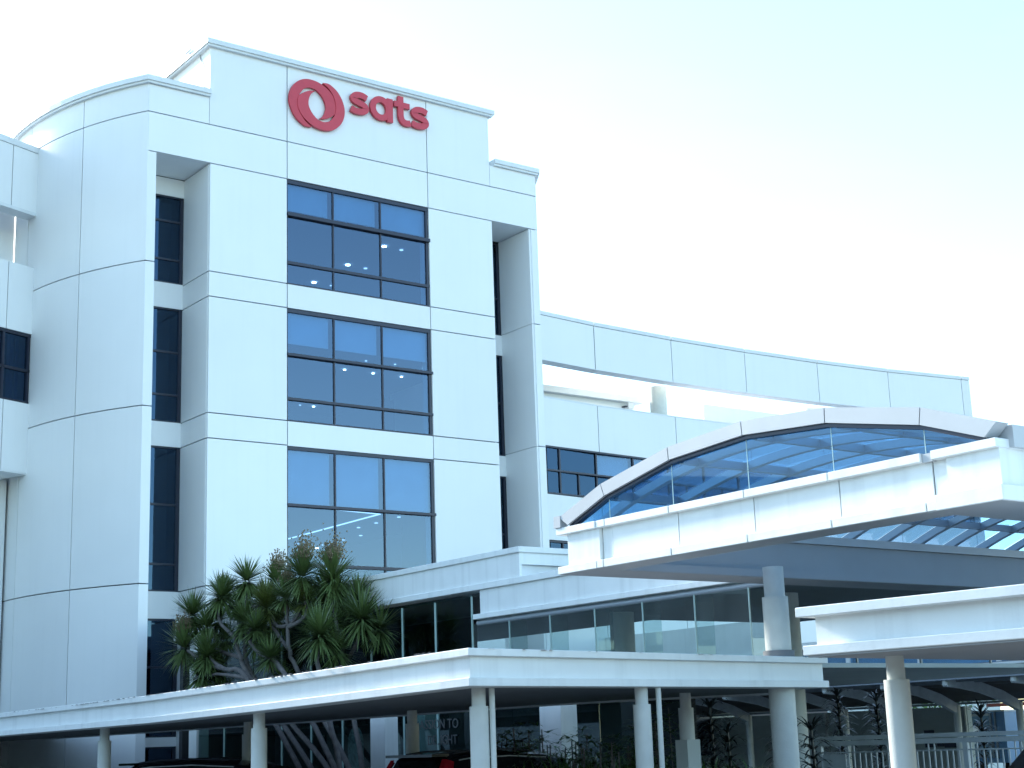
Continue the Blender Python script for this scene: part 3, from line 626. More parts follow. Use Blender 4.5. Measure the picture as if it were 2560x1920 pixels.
# near end, far end beams
MB().box(X0 + .5, XE, -30.78, -30.3, 3.90, 4.27).build('side_fascia', 'wall2', po)
MB().box(X0 + .5, XE, -30.82, -30.3, 3.742, 3.90).build('side_lip', 'wall2', po)
MB().box(X0 + .2, XE, -30.84, -30.5, 4.275, 4.50).build('gutter', 'alu', po)
MB().box(X0 + .5, XE, -24.05, -23.71, 3.752, 4.36).build('side_fascia', 'wall2', po)
MB().box(X0 - .03, X0 + .1, -23.84, -23.70, 4.365, 4.52).build('gutter_end', 'alu', po)
# soffit ring round the opening
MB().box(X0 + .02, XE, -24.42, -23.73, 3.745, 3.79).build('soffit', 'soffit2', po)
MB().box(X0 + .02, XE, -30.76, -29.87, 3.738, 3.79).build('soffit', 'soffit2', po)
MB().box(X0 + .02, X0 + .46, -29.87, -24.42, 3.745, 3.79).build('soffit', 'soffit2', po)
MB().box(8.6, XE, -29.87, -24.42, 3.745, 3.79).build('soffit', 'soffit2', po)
# upstand beams inside the opening
MB().box(X0 + .46, 8.6, -24.42, -24.34, 3.86, 4.26).build('upstand', 'soffit2', po)
MB().box(X0 + .46, 8.6, -24.46, -24.38, 3.75, 3.856).build('upstand_lip', 'soffit2', po)
MB().box(X0 + .46, 8.6, -24.47, -24.34, 4.264, 4.38).build('upstand_ledge', 'alu', po)
MB().box(X0 + .46, 8.6, -29.87, -29.80, 3.80, 4.36).build('upstand', 'soffit2', po)
# arch band
AO = [(-23.80, 4.50), (-24.70, 4.82), (-26.02, 5.08), (-27.31, 5.165), (-28.61, 5.08), (-29.91, 4.83), (-30.82, 4.51)]
AI = [(-23.98, 4.38), (-24.76, 4.66), (-26.03, 4.92), (-27.32, 5.0), (-28.60, 4.91), (-29.88, 4.65), (-30.66, 4.38)]
lerp = lambda p, q, t: (p[0] + (q[0] - p[0]) * t, p[1] + (q[1] - p[1]) * t)
for i in range(6):
    a, b, c, d = AO[i], AO[i + 1], AI[i + 1], AI[i]
    MB().xprism([lerp(a, b, .006), lerp(a, b, .994), lerp(d, c, .994), lerp(d, c, .006)], X0 - .02, X0 + .18).build('arch_panel', 'alu', po)
MB().xprism([p for p in AI] + [(y, z - .045) for y, z in AI[::-1]], X0 + .02, X0 + .10).build('arch_trim', 'frame', po)
# gable glass
yg = [-24.0, -24.76, -25.98, -27.29, -28.60, -29.86, -30.62]
def az(y):
    for (a, b), (c, d) in zip(AI[:-1], AI[1:]):
        if y >= c: return b + (d - b) * (y - a) / (c - a)
    return AI[-1][1]
for a, b in zip(yg[:-1], yg[1:]):
    a2, b2 = a - .006, b + .006
    MB().xprism([(a2, 4.36), (a2, az(a2) - .03), (b2, az(b2) - .03), (b2, 4.36)], X0 + .075, X0 + .087).build('gable_pane', 'gable', po)
    if b > -30.5: MB().box(X0 + .068, X0 + .075, b - .004, b + .004, 4.36, az(b) - .04).build('glass_joint', 'glassedge', po)
# ribs, purlins and roof glass of the vault
RX = [X0 + .5 + .80 * k for k in range(17)]
AM = [(y, z + .06) for y, z in AI]; AB = [(y * .985 - .41, z - .14) for y, z in AI]
def narc(P, n=4): 
    return cat(P, n)
rib0 = None
top_ = narc([(y, z + .05) for y, z in AI]); 
cy_ = -27.32
bot_ = [(cy_ + (y - cy_) * .99, z - .10) for y, z in top_]
for k, x in enumerate(RX):
    if x > XE - .3: break
    if rib0 is None:
        rb = MB().xprism(top_ + bot_[::-1], x - .045, x + .045); rib0 = rb.build('arch_rib', 'steel', po); x00 = x
    else:
        o = rib0.copy(); COL.objects.link(o); o.parent = po; o.location.x += x - x00
for y, z in [(AI[i][0], AI[i][1]) for i in range(1, 6)]:
    MB().box(X0 + .2, XE, y - .035, y + .035, z - .04, z + .06).build('purlin', 'steel', po)
for i in range(6):
    (a, b), (c, d) = AI[i], AI[i + 1]
    for k in range(len(RX) - 1):
        if RX[k + 1] > XE: break
        x0_, x1_ = RX[k] + .02, RX[k + 1] - .02
        if k == 0: x0_ = X0 + .19
        p = [(x0_, a, b + .075), (x1_, a, b + .075), (x1_, c + .02, d + .075), (x0_, c + .02, d + .075)]
        MB().add(p + [(q[0], q[1], q[2] + .012) for q in p], [(0, 1, 2, 3), (7, 6, 5, 4), (0, 4, 5, 1), (1, 5, 6, 2), (2, 6, 7, 3), (3, 7, 4, 0)]).build('roof_pane', 'roofglass', po)
# columns of the portico
for x, y, r in [(-1.7, -25.30, .172), (-.72, -24.35, .172)]:
    c = MB().cyl(x, y, GZ, 3.37, r, n=36).build('column', 'column', po, smooth=True)
    MB().cyl(x, y, 3.37, 3.77, r * .80, n=32).build('column_neck', 'column', c, smooth=True)
    MB().cyl(x, y, 2.50, 2.66, r * 1.22, r * 1.2, n=36).build('column_collar', 'soffit', c, smooth=True)

# ------------------------------------------------------------------ YUCCAS
YUC = [
 ((-0.9, -10.6), [[(-0.9, -10.6, 1.27), (-0.9, -8.22, 3.19), (-0.9, -7.15, 3.44), (-0.9, -6.17, 3.63), (-0.9, -5.15, 3.99)], [(-0.9, -7.15, 3.44), (-0.9, -6.6, 3.63), (-0.9, -6.32, 3.78)], [(-0.9, -8.22, 3.19), (-0.9, -7.15, 3.33), (-0.9, -6.18, 3.35)]], [(-0.9, -4.82, 4.1, 0.47), (-0.9, -6.29, 3.81, 0.43), (-0.9, -6.06, 3.37, 0.35)]),
 ((-0.5, -10.39), [[(-0.5, -10.39, 1.25), (-0.5, -7.54, 3.29), (-0.5, -7.16, 3.71), (-0.5, -6.86, 4.18), (-0.5, -7.24, 4.47)], [(-0.5, -6.86, 4.18), (-0.5, -6.06, 4.61), (-0.5, -5.93, 5.12)], [(-0.5, -7.16, 3.71), (-0.5, -5.82, 3.98), (-0.5, -4.86, 4.38), (-0.5, -4.68, 4.81)], [(-0.5, -5.82, 3.98), (-0.5, -5.76, 4.28), (-0.5, -5.59, 4.51)]], [(-0.5, -7.27, 4.52, 0.4), (-0.5, -5.92, 5.23, 0.39), (-0.5, -4.65, 4.89, 0.4), (-0.5, -5.56, 4.54, 0.33)]),
 ((0.0, -10.18), [[(0.0, -10.18, 1.24), (0.0, -6.76, 3.33), (0.0, -6.39, 4.16), (0.0, -6.42, 4.87), (0.0, -6.55, 5.48)], [(0.0, -6.4, 4.54), (0.0, -5.65, 4.99), (0.0, -5.41, 5.37)], [(0.0, -6.42, 4.87), (0.0, -7.33, 5.0), (0.0, -7.93, 5.32)]], [(0.0, -6.56, 5.56, 0.41), (0.0, -5.39, 5.43, 0.28), (0.0, -7.96, 5.37, 0.32)]),
 ((-0.8, -11.92), [[(-0.8, -11.92, 1.25), (-0.8, -9.74, 3.27), (-0.8, -8.61, 3.72), (-0.8, -8.16, 4.08), (-0.8, -8.27, 4.28)], [(-0.8, -9.74, 3.27), (-0.8, -9.43, 3.39), (-0.8, -9.21, 3.55)]], [(-0.8, -8.55, 4.25, 0.31), (-0.8, -9.21, 3.58, 0.33)]),
 ((-0.4, -11.79), [[(-0.4, -11.79, 1.24), (-0.4, -9.68, 3.25), (-0.4, -9.31, 3.7), (-0.4, -9.21, 4.26), (-0.4, -9.21, 4.82)], [(-0.4, -9.26, 4.24), (-0.4, -9.69, 4.47), (-0.4, -9.9, 4.66)], [(-0.4, -9.26, 4.23), (-0.4, -10.0, 4.42), (-0.4, -10.05, 4.74), (-0.4, -9.89, 5.21)], [(-0.4, -9.21, 4.26), (-0.4, -8.66, 4.33), (-0.4, -8.33, 4.67)], [(-0.4, -9.26, 3.75), (-0.4, -8.5, 4.32), (-0.4, -8.3, 4.64)]], [(-0.4, -9.21, 4.9, 0.33), (-0.4, -9.95, 4.73, 0.28), (-0.4, -9.88, 5.31, 0.43), (-0.4, -8.27, 4.77, 0.39)]),
 ((-0.2, -12.01), [[(-0.2, -12.01, 1.23), (-0.2, -11.37, 3.32), (-0.2, -11.05, 4.07), (-0.2, -10.91, 4.67)], [(-0.2, -10.96, 4.44), (-0.2, -10.76, 4.83), (-0.2, -10.82, 5.07)], [(-0.2, -11.37, 3.32), (-0.2, -11.86, 3.7), (-0.2, -12.0, 4.14)]], [(-0.2, -10.86, 4.77, 0.37), (-0.2, -10.82, 5.15, 0.47), (-0.2, -12.01, 4.23, 0.48)]),
 ((-1.0, -12.51), [[(-1.0, -12.51, 1.25), (-1.0, -11.67, 3.19), (-1.0, -11.65, 3.54), (-1.0, -11.67, 3.77)]], [(-1.0, -11.68, 3.89, 0.45)]),
]
def blade(mb, o, d, L_, wd, droop, seg=4):
    o = Vector(o); d = Vector(d).normalized(); sv = d.cross(Vector((0, 0, 1)))
    sv = (sv.normalized() if sv.length > .05 else Vector((1, 0, 0))); p = o.copy(); vs = []
    for i in range(seg + 1):
        t = i / seg; wv = wd * (1 - t ** 2.2) * (.55 + .9 * t if t < .5 else 1.0) + .0005
        vs += [p - sv * wv / 2, p + sv * wv / 2]; dd = (d + Vector((0, 0, -droop * t * 1.4))).normalized(); p = p + dd * L_ / seg
    mb.add(vs, [(2 * i, 2 * i + 1, 2 * i + 3, 2 * i + 2) for i in range(seg)])
def rosette(par, c, r, m='leaf', n=300, low=-.75, droopmul=1.0, name='leaf_rosette'):
    mb = MB(); c = Vector(c); rs = r * 1.6
    for i in range(n):
        u = random.random(); z = 1 - u * (1 - low); th = random.random() * 2 * math.pi
        # leaves start along a short stem: upper ones high, lower ones at the base
        s = math.sqrt(max(0, 1 - z * z)); d = Vector((s * math.cos(th), s * math.sin(th), z))
        o = c + Vector((0, 0, -.10 * r + .25 * r * z * .6)) + d * .04
        blade(mb, o, d, rs * random.uniform(.78, 1.08), .046 * random.uniform(.75, 1.2), random.uniform(.05, .32) * droopmul * (1.3 - z))
    return mb.build(name, m, par)
YL = ['leftmost leaning yucca with low heads over the canopy edge', 'yucca with four dark heads left of the tall central one', 'tallest slender yucca whose head stands against the white wall',
      'low yucca with dry brown skirt in the middle of the clump', 'many-branched yucca with forked pale limbs and yellowish heads', 'yucca with big heads beside the lobby roof end', 'yucca with one big drooping head just above the canopy']
hi = 0
YEL = {(4, 3), (4, 1)}
FLW = {(4, 2): 1.0, (5, 1): 1.0, (2, 2): .8, (0, 0): .7, (4, 0): .6}
for ti, (bs, brs, hds) in enumerate(YUC):
    t = thing('yucca_tree', YL[ti], 'yucca', (bs[0], bs[1], GZ), 'yucca clump behind the canopy')
    tr = MB()
    for bi, b in enumerate(brs):
        pts = list(b)
        if bi == 0: pts = [(bs[0] + .05, bs[1] - .45, GZ)] + [(bs[0], bs[1] - .15, .6)] + pts
        # densify with catmull-rom
        P3 = []
        for i in range(len(pts) - 1):
            p0, p1, p2, p3 = pts[max(i - 1, 0)], pts[i], pts[i + 1], pts[min(i + 2, len(pts) - 1)]
            for k in range(5):
                s = k / 5; P3.append([.5 * (2 * p1[j] + (-p0[j] + p2[j]) * s + (2 * p0[j] - 5 * p1[j] + 4 * p2[j] - p3[j]) * s * s + (-p0[j] + 3 * p1[j] - 3 * p2[j] + p3[j]) * s ** 3) + random.uniform(-.012, .012) for j in range(3)])
        P3.append(list(pts[-1])); n_ = len(P3); r0 = .070 if bi == 0 else .048
        tr.tube(P3, [r0 * (1 - .5 * i / n_) for i in range(n_)], 9)
    tr.build('trunk', 'bark', t, smooth=True)
    for h_i, (x, y, z, r) in enumerate(hds):
        m = 'leaf2' if (ti, h_i) in YEL else 'leaf'
        rosette(t, (x + random.uniform(-.1, .1), y, z), r, m, 330 if r > .38 else 270, -.8 if r > .36 else -.6, 1.6 if ti == 6 else 1.0)
        rosette(t, (x + .45, y + random.uniform(-.5, .5), z - random.uniform(.15, .5)), r * .85, 'leaf', 220, -.8)
        sk = MB()
        for k in range(26):
            a = random.random() * 6.28; blade(sk, (x, y, z - .12 * r), (math.cos(a) * .5, math.sin(a) * .5, -1), r * random.uniform(.7, 1.1), .018, .3)
        sk.build('dry_leaves', 'dry' if (ti + h_i) % 2 == 0 else 'leafd', t)
        if (ti, h_i) in FLW:
            f = MB(); s = FLW[(ti, h_i)]
            for k in range(520):
                a = Vector((random.gauss(0, .12), random.gauss(0, .17), abs(random.gauss(0, .2)))) * s
                q = Vector((x, y - .05 * s, z + r * .85)) + a * .95 + Vector((0, -.25, .15)) * (a.z * .8); e = .016
                f.add([q, q + Vector((e * 2, e, e)), q + Vector((0, e * 2, -e)), q + Vector((-e, 0, e * 2))], [(0, 1, 2), (0, 2, 3), (0, 3, 1), (1, 3, 2)])
                if k % 6 == 0: blade(f, (x, y, z + r * .5), q - Vector((x, y, z + r * .5)), (q - Vector((x, y, z + r * .5))).length, .008, 0)
            f.build('flower_panicle', 'flower', t, kind='stuff')

# ------------------------------------------------------------------ low plants in the bed and by the drive
def strap_plant(x, y, h, label, m='leafd', L_=.46, n=18, wd=.06, group=None, cat_='plant', ht=0):
    t = thing('dracaena_plant' if m == 'leafd' else 'palm_plant', label, cat_, (x, y, GZ), group)
    MB().tube([(x, y, GZ), (x + .03, y, (h + GZ) / 2), (x, y, h)], [.03, .026, .02], 8).build('stem', m, t, smooth=True)
    mb = MB(); z = GZ + .5
    while z < h:
        for k in range(n):
            a = random.random() * 6.28; e = random.uniform(.1, .9) + (.8 if z > h - .15 else 0)
            blade(mb, (x, y, z), (math.cos(a), math.sin(a), e), L_ * random.uniform(.7, 1.15), wd * random.uniform(.7, 1.1), random.uniform(.5, 1.2), 5)
        z += .14
    mb.build('leaves', m, t); return t
for i, (x, y, h) in enumerate([(1.49, -20.54, 2.10), (1.03, -21.4, 1.75), (.74, -22.9, 1.62), (1.26, -23.0, 1.72), (8.63, -16.92, 2.35), (9.3, -17.4, 2.2), (8.2, -16.5, 1.75), (11.2, -18.6, 1.9), (13.2, -19.6, 1.9)]):
    strap_plant(x, y, h, ['tall dark dracaena left of the wide portico column', 'dark dracaena in the gap beside the tiled pier', 'short dracaena against the portico column', 'bushy dark dracaena just left of the gate', 'tall dark dracaena behind the gate', 'dracaena hidden half behind the near canopy column', 'small dracaena behind the gate post', 'dark leaves rising over the fence near the truck', 'last dark plant over the fence at the right'][i])
def fan_plant(x, y, h, label, n_st=16):
    t = thing('lady_palm', label, 'palm', (x, y, GZ), 'palms in the bed behind the parked car')
    mb = MB(); st = MB()
    for s in range(n_st):
        px, py = x + random.gauss(0, .22), y + random.gauss(0, .28); hh = h * random.uniform(.55, 1.0)
        st.tube([(px, py, GZ), (px + random.gauss(0, .06), py, hh)], [.012, .01], 6)
        for lv in range(11):
            z = hh - lv * .12; a = random.random() * 6.28; L_ = .30; c0 = Vector((px + math.cos(a) * .14, py + math.sin(a) * .14, z + .06))
            for k in range(8):
                b = a + (k - 3.5) * .33; blade(mb, c0, (math.cos(b), math.sin(b), random.uniform(-.1, .5)), L_ * random.uniform(.7, 1.1), .034, .5, 3)
    st.build('stems', 'bark', t); mb.build('leaves', 'leafg', t)
for x, y, h, l in [(-2.56, -20.3, 1.80, 'dense green lady palm just right of the car roof'), (-1.6, -19.6, 1.95, 'lady palm in front of the pale square pier'), (-1.85, -20.9, 1.78, 'lady palm right of the pale pier'),
                   (-2.2, -21.9, 1.60, 'low lady palm in the middle of the bed'), (-2.3, -22.6, 1.72, 'light green lady palm left of the right-hand column'), (-1.91, -22.75, 2.05, 'tallest pale green palm beside the canopy column')]:
    fan_plant(x, y, h, l)

mb = MB()
for k in range(2600):
    t_ = random.random(); px = -2.9 + 2.5 * random.random() + .6 * t_; py = -19.4 - 4.3 * t_; hh = random.uniform(.5, 1.72 - .35 * t_)
    a = random.random() * 6.28; blade(mb, (px, py, max(GZ, hh - .55)), (math.cos(a) * .5, math.sin(a) * .5, 1), random.uniform(.35, .6), .035, random.uniform(.3, 1.0), 3)
gc = mb.build('ground_cover', 'leafg'); gc['kind'] = 'stuff'; gc['label'] = 'dense dark green strap leaves filling the bed'

# ------------------------------------------------------------------ CARS
def car(x, y, rotz, label, paint='black', L_=4.3, W=1.76, H=1.65):
    t = thing('parked_car', label, 'car', (x, y, GZ)); z0 = 0.0
    T = Matrix.Translation((x, y, GZ)) @ Matrix.Rotation(rotz, 4, 'Z')
    def tb(mb): mb.v = [tuple(T @ Vector(p)) for p in mb.v]; return mb
    # stations: x, half width low, belt z, roof z, half width roof
    stn = [(0.0, .78, .98, 1.00, .70), (.10, .86, 1.02, 1.12, .66), (.42, .88, 1.03, 1.585, .60), (.75, .88, 1.03, 1.635, .62), (1.6, .88, 1.02, 1.65, .63), (2.35, .88, 1.0, 1.60, .61), (2.72, .88, .98, 1.50, .58), (3.22, .87, .97, 1.02, .60), (3.9, .84, .86, .90, .60), (4.22, .72, .66, .70, .5)]
    mb = MB(); rings = []
    for sx, hw, bz, rz, rw in stn:
        rings.append([(sx, -hw * .96, .28), (sx, -hw, .55), (sx, -hw * .985, bz), (sx, -rw, rz - .05), (sx, -rw * .75, rz), (sx, rw * .75, rz), (sx, rw, rz - .05), (sx, hw * .985, bz), (sx, hw, .55), (sx, hw * .96, .28)])
    vs = [p for r_ in rings for p in r_]; fs = []; n = 10
    for i in range(len(rings) - 1):
        for k in range(n): fs.append((i * n + k, i * n + (k + 1) % n, (i + 1) * n + (k + 1) % n, (i + 1) * n + k))
    fs += [tuple(range(n)), tuple((len(rings) - 1) * n + k for k in range(n))]
    tb(mb.add(vs, fs)).build('body', paint, t, smooth=True)
    def side(sx, s, f):   # point on the greenhouse side at station position sx and height fraction f
        for a, b in zip(stn[:-1], stn[1:]):
            if a[0] <= sx <= b[0]:
                u = (sx - a[0]) / (b[0] - a[0]); hw = a[1] + (b[1] - a[1]) * u; bz = a[2] + (b[2] - a[2]) * u; rz = a[3] + (b[3] - a[3]) * u; rw = a[4] + (b[4] - a[4]) * u
                w_ = hw * .985 + (rw - hw * .985) * f; return (sx, s * (w_ + .006), bz + (rz - .05 - bz) * f)
    for s in (-1, 1):
        for a, b in [(.62, 1.35), (1.40, 2.25)]:
            q = MB(); q.add([side(a, s, .1), side(b, s, .1), side(b, s, .85), side(a + (.12 if a < 1 else 0), s, .85)], [(0, 1, 2, 3)]); tb(q).build('side_window', 'carglass', t)
        q = MB(); q.tube([Vector(side(x_, s, .92)) for x_ in (.60, .8, 1.2, 1.6, 2.0, 2.35)] , [.010] * 6, 6); tb(q).build('window_trim', 'alu', t)
        q = MB(); q.tube([Vector(side(x_, s, .98)) + Vector((0, -s * .08, .07)) for x_ in (.55, .9, 1.5, 2.2)], [.014] * 4, 6); tb(q).build('roof_rail', 'frame', t)
        q = MB(); q.add([(.06, s * .70, .95), (.16, s * .865, .99), (.36, s * .70, 1.50), (.32, s * .60, 1.52), (.03, s * .70, 1.0)], [(0, 1, 2, 3, 4)]);
        q = MB().add([(.0, s * .66, .96), (.0, s * .82, .96), (.34, s * .655, 1.54), (.34, s * .56, 1.54), (.16, s * .90, .98), (.46, s * .70, 1.50)], [(0, 1, 2, 3), (1, 4, 5, 2)]); tb(q).build('tail_light', 'redl', t)
        for wx in (.85, 3.35):
            wm = MB(); vs = []; n2 = 20
            for yy in (s * .70, s * .90):
                vs += [(wx + .34 * math.cos(2 * math.pi * k / n2), yy, .34 + .34 * math.sin(2 * math.pi * k / n2)) for k in range(n2)]
            wm.add(vs, [tuple(range(n2)), tuple(range(n2, 2 * n2))] + [(k, (k + 1) % n2, n2 + (k + 1) % n2, n2 + k) for k in range(n2)])
            wl = tb(wm).build('wheel', 'tyre', t, smooth=True)
            rm = MB(); vs = []
            for yy in (s * .89, s * .908): vs += [(wx + .2 * math.cos(2 * math.pi * k / n2), yy, .34 + .2 * math.sin(2 * math.pi * k / n2)) for k in range(n2)]
            rm.add(vs, [tuple(range(n2)), tuple(range(n2, 2 * n2))] + [(k, (k + 1) % n2, n2 + (k + 1) % n2, n2 + k) for k in range(n2)]); tb(rm).build('rim', 'rim', wl)
    q = MB().add([(.075, -.56, 1.10), (.075, .56, 1.10), (.36, .50, 1.52), (.36, -.50, 1.52)], [(0, 1, 2, 3)]); q.v = [(a - .02, b, c + .01) for a, b, c in q.v]; tb(q).build('rear_window', 'carglass', t)
    q = MB().add([(2.78, -.54, 1.47), (2.78, .54, 1.47), (3.18, .56, 1.06), (3.18, -.56, 1.06)], [(0, 1, 2, 3)]); q.v = [(a + .02, b, c + .01) for a, b, c in q.v]; tb(q).build('windscreen', 'carglass', t)
    tb(MB().prism([(.16, -.55), (.46, -.58), (.46, .58), (.16, .55)], 1.575, 1.615)).build('spoiler', paint, t)
    tb(MB().box(-.06, .12, -.80, .80, .34, .60)).build('bumper', paint, t)
    return t
car(-4.38, -20.1, R(6), 'black hatchback parked under the canopy seen from its rear corner')
car(-5.9, -13.6, R(-52), 'dark car roof just showing low between the two left canopy columns')

# ------------------------------------------------------------------ FENCE and GATE
fe = thing('metal_fence', 'grey painted fence of thin upright bars with double top rail', 'fence', (6.2, -20.5, GZ))
FA = Vector((5.72, -18.55)); FB = Vector((6.95, -24.6)); FD = (FB - FA).normalized(); FN = Vector((FD.y, -FD.x))
def fpt(s, o=0): p = FA + FD * s + FN * o; return (p.x, p.y)
def fbox(s0, s1, z0, z1, w_=.05, o=0):
    a, b = fpt(s0, o - w_ / 2), fpt(s1, o - w_ / 2); c, d = fpt(s1, o + w_ / 2), fpt(s0, o + w_ / 2); return MB().prism([a, b, c, d], z0, z1)
LF = (FB - FA).length
fbox(.15, LF, 1.425, 1.50, .12).build('top_rail', 'fence', fe); fbox(.2, LF, 1.32, 1.41, .06).build('rail', 'fence', fe)
fbox(.3, LF, 1.185, 1.21, .05).build('thin_rail', 'fence', fe); fbox(.3, LF, GZ + .15, GZ + .2, .05).build('bottom_rail', 'fence', fe)
s = 1.0; bar0 = None; k = 0
while s < LF - .05:
    top = 1.32 if k % 7 in (0, 1) else 1.186
    fbox(s, s + .022, GZ + .2, top, .022).build('bar', 'fence', fe); s += .118; k += 1
for s in (.17, .36, 3.35): fbox(s, s + .09, GZ, 1.32, .09).build('post', 'fence', fe)
fbox(.45, .95, GZ + .2, 1.17, .02).build('sheet_panel', 'fence', fe)
gt = thing('gate_post', 'grey steel gate post with small dark control box at the left end of the fence', 'post', (5.6, -18.35, GZ))
fbox(-.30, -.16, GZ, 1.50, .14).build('post', 'fence', gt); fbox(-.27, -.19, 1.0, 1.17, .05, .10).build('control_box', 'core', gt)

# ------------------------------------------------------------------ things seen beneath the canopies on the right
sh = thing('vehicle_shelter', 'dark shelter roof on curved grey cantilever beams behind the fence', 'shelter', (18, -12, GZ))
ZR = 2.80
SHZ = [(16.3, ZR + .08), (17.2, ZR + .03), (18.2, ZR - .12), (19.4, ZR - .34), (21.0, ZR - .50)]
for (xa, za), (xb, zb_) in zip(SHZ[:-1], SHZ[1:]): MB().yprism([(xa, za), (xb, zb_), (xb, zb_ + .06), (xa, za + .06)], -22, 2).build('roof_sheet', 'brown', sh)
MB().box(16.22, 16.32, -22, 2, ZR - .02, ZR + .16).build('edge_beam', 'steel', sh)
for k in range(7): MB().box(16.7 + k * .75, 16.78 + k * .75, -22, 2, ZR - .07 - .014 * k * k, ZR + .0 - .014 * k * k).build('purlin', 'steel', sh)
for y in (-19.8, -17.8, -15.77, -13.67, -11.6, -9.5, -7.48, -5.48, -3.4):
    pts = [(16.35, y, ZR - .05), (17.0, y, ZR - .10), (17.8, y, ZR - .22), (18.6, y, ZR - .42), (19.3, y, ZR - .70)]
    tb_ = MB()
    for p, q in zip(pts[:-1], pts[1:]): tb_.beam(p, q, .14, .26)
    tb_.build('curved_beam', 'fence', sh)
    MB().cyl(16.36, y, ZR - .15, ZR + .03, .09, n=12).build('beam_end', 'column', sh)
    MB().cyl(19.35, y, GZ, ZR - .6, .10, n=18).build('post', 'column', sh, smooth=True)
ww = thing('service_building', 'long grey green wall behind the shelter with small dark windows', 'building', (24, -8, GZ))
for y0, y1 in [(8, 4), (4, 0), (0, -3.6), (-3.6, -6.9), (-6.9, -9.3)]:
    MB().box(22.8, 23.0, y1 + .02, y0 - .02, GZ, 2.2).build('wall_panel', 'grey', ww)
for y in (0, -3.6, -6.9, -9.25): MB().cyl(22.72, y, GZ, 2.2, .05, n=10).build('downpipe', 'column', ww)
for y0, y1, z0, z1 in [(-7.97, -7.6, 1.42, 1.52), (-8.0, -7.6, 1.0, 1.14), (-8.31, -8.06, 1.02, 1.14), (-8.85, -8.34, .98, 1.14)]: MB().box(22.76, 22.80, y0, y1, z0, z1).build('window', 'frame', ww)
# white upper roof with glazed band seen over the shelter
wr = thing('white_upper_roof', 'white slab roof with blue glazed band above the shelter', 'roof', (20, -10, GZ))
MB().box(18.0, 26, -24, 2, 3.14, 3.24).build('soffit', 'soffit', wr)
MB().box(17.96, 18.05, -24, 2, 3.16, 3.22).build('edge', 'wall2', wr)
for k in range(9): MB().box(18.02, 18.05, -22 + k * 2.6, -19.45 + k * 2.6, 3.24, 4.0).build('glass_pane', 'roofglass', wr); MB().box(17.98, 18.10, -19.44 + k * 2.6, -19.3 + k * 2.6, 3.24, 4.0).build('mullion', 'wall2', wr)
MB().box(17.8, 17.95, -7, 16, 3.15, 5.0).build('fascia', 'wall2', wr)
MB().box(17.75, 17.82, -7, 16, 3.9, 4.0).build('ledge', 'wall2', wr)
MB().box(18.4, 18.5, -24, 2, 3.24, 4.1).build('back_panel', 'wall2', wr)
MB().box(18.0, 26, -24, 2, 4.0, 4.2).build('roof_slab', 'wall2', wr)
for k in range(10): MB().box(18.06, 18.12, -20 + k * 1.7, -18.4 + k * 1.7, 2.93, 3.13).build('brown_panel', 'brown', wr)
# truck
tk = thing('box_truck', 'white and blue box truck parked beyond the shelter', 'truck', (27, -13, GZ))
MB().box(25.0, 27.2, -8.98, -7.0, .45, 2.02).build('cargo_box', 'blue', tk)
MB().box(24.98, 27.22, -9.0, -6.98, 2.02, 2.07).build('roof_trim', 'whitep', tk)
MB().box(24.95, 25.0, -8.42, -7.6, .65, 1.90).build('rear_shutter', 'shutter', tk)
MB().box(24.93, 25.0, -8.42, -7.6, 1.90, 1.98).build('shutter_box', 'whitep', tk)
MB().box(24.94, 25.0, -8.50, -8.44, .6, 2.0).build('frame_post', 'steel', tk); MB().box(24.94, 25.0, -8.66, -8.62, .6, 2.0).build('frame_post', 'steel', tk)
MB().prism([(27.25, -8.9), (28.6, -8.9), (28.6, -7.1), (27.25, -7.1)], .4, 1.7).build('cab', 'whitep', tk, bevel=.15)
for x in (25.6, 28.0):
    for y in (-8.7, -7.3): MB().xprism([(y + .0 + .36 * math.cos(a_ * math.pi / 8) * .3, GZ + .36 + .36 * math.sin(a_ * math.pi / 8)) for a_ in range(16)], x - .3, x + .3).build('wheel', 'tyre', tk)
MB().prism([(23.6, -8.35), (24.6, -8.35), (24.6, -7.6), (23.6, -7.6)], 1.05, 1.62).build('bonnet_fairing', 'whitep', tk, bevel=.1)
v2 = thing('white_van', 'white van cut off by the right edge beyond the fence', 'van', (29, -8, GZ))
MB().prism([(28.2, -10.5), (28.2, -6.95), (30.2, -6.95), (30.2, -10.5)], .3, 1.95).build('body', 'whitep', v2, bevel=.12)
MB().box(28.15, 28.2, -10, -7.3, 1.52, 1.58).build('stripe', 'steel', v2)
for y in (-9.8, -7.6): MB().xprism([(y + .34 * math.cos(a_ * math.pi / 8), GZ + .34 + .34 * math.sin(a_ * math.pi / 8)) for a_ in range(16)], 28.12, 28.35).build('wheel', 'tyre', v2)
rs = thing('rust_red_frame', 'small rust red steel frame visible over the wall left of the truck', 'frame', (30, -6, GZ))
MB().beam((30, -8.6, 2.30), (30, -4.6, 2.30), .12, .12).build('beam', 'orange', rs); MB().cyl(30, -6, GZ, 2.3, .06).build('post', 'orange', rs)
# windscreen of a car low at the right edge
cw = car(.39, -30.95, R(143.8), 'silver blue car with glossy windscreen cut off at the lower right corner', 'silver')
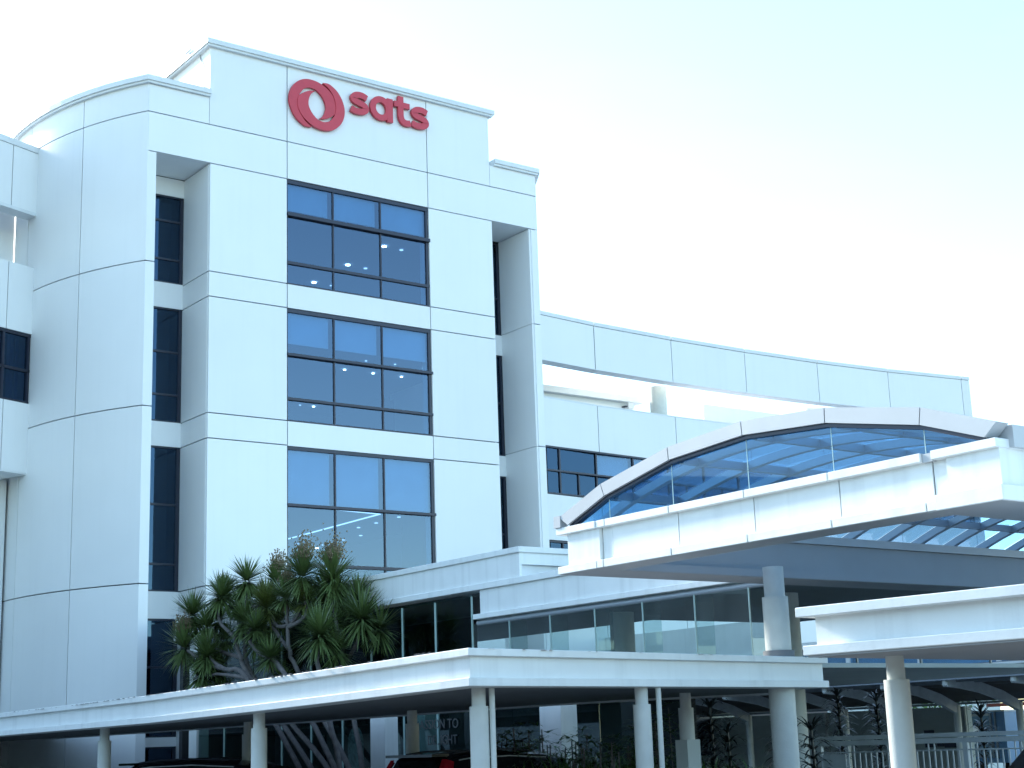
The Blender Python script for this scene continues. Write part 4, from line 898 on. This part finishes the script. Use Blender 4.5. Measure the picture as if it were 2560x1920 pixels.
# far greenery
ft = thing('far_tree', 'bright green tree showing through the gap under the shelter', 'tree', (34, 1.5, GZ))
MB().cyl(34, 1.5, GZ, 2.0, .15, n=10).build('trunk', 'bark', ft)
mb = MB()
for k in range(900):
    d = Vector((random.gauss(0, 1), random.gauss(0, 1.4), random.gauss(0, .5))); q = Vector((34, 1.5, 2.6)) + d * .8; e = .12
    mb.add([q, q + Vector((random.uniform(-e, e), random.uniform(-e, e), e)), q + Vector((random.uniform(-e, e), e, random.uniform(-e, e)))], [(0, 1, 2)])
mb.build('crown', mat('bright leaf', (.12, .22, .04), .5, var=.3, scale=3), ft)
# unidentified pale shapes behind the lobby glass, built as chairs
for i, (y, x, s, lab) in enumerate([(-9.98, .85, 1.0, 'wide pale mottled unidentified shape, built as a chair, inside the lobby glass, left one'), (-11.3, 1.0, .75, 'narrow pale mottled unidentified shape, built as a chair, inside the lobby glass, right one')]):
    ch = thing('lobby_chair_shape', lab, 'chair', (x, y, GZ), 'pale chair shapes inside the lobby')
    mb = MB(); n = 14; pr = []
    for k in range(n + 1):
        a = math.pi * k / n; pr.append((y + .27 * s * math.cos(a), 1.62 + .42 * s * math.sin(a)))
    mb.xprism([(y + .27 * s, .6)] + pr + [(y - .27 * s, .6)], x - .05, x + .07); mb.build('backrest', 'cloth', ch, bevel=.03)
    MB().box(x, x + .55, y - .28 * s, y + .28 * s, .5, .62).build('seat', 'cloth', ch)
    for dx in (.05, .5):
        for dy in (-.22, .22): MB().box(x + dx - .02, x + dx + .02, y + dy * s - .02, y + dy * s + .02, GZ, .5).build('leg', 'frame', ch)
# notice symbols stencilled on the tower base and an air conditioning box
ac = thing('wall_unit', 'grey box unit with hanging cables on the tower wall under the canopy', 'box', (2.0, -.2, 1.9))
MB().box(1.76, 2.06, -.30, -.01, 1.86, 2.10).build('casing', 'coping', ac, bevel=.01)
MB().tube([(2.0, -.15, 1.86), (2.03, -.12, 1.6), (2.0, -.05, 1.3)], [.012] * 3).build('cable', 'column', ac)
MB().tube([(2.1, -.1, 1.9), (2.12, -.1, 1.6), (2.12, -.05, 1.2)], [.012] * 3).build('cable', 'column', ac)

# unseen tree belt added behind the viewpoint to darken the glass reflections
mb = MB(); rr = random.Random(3)
for k in range(210):
    a = R(104 + rr.uniform(0, 216)); d = rr.uniform(44, 60); cx, cy = -17 + d * math.cos(a), -40 + d * math.sin(a); h = rr.uniform(5, 8)
    for j in range(260):
        q = Vector((cx + rr.gauss(0, 2.2), cy + rr.gauss(0, 2.2), rr.uniform(0, h))); e = 1.5
        mb.add([q, q + Vector((rr.uniform(-e, e), rr.uniform(-e, e), e)), q + Vector((rr.uniform(-e, e), e, rr.uniform(-e, e)))], [(0, 1, 2)])
tb2 = mb.build('added_tree_belt', 'leafg'); tb2['kind'] = 'stuff'; tb2['label'] = 'added belt of unseen trees behind the viewpoint, darkens reflections'
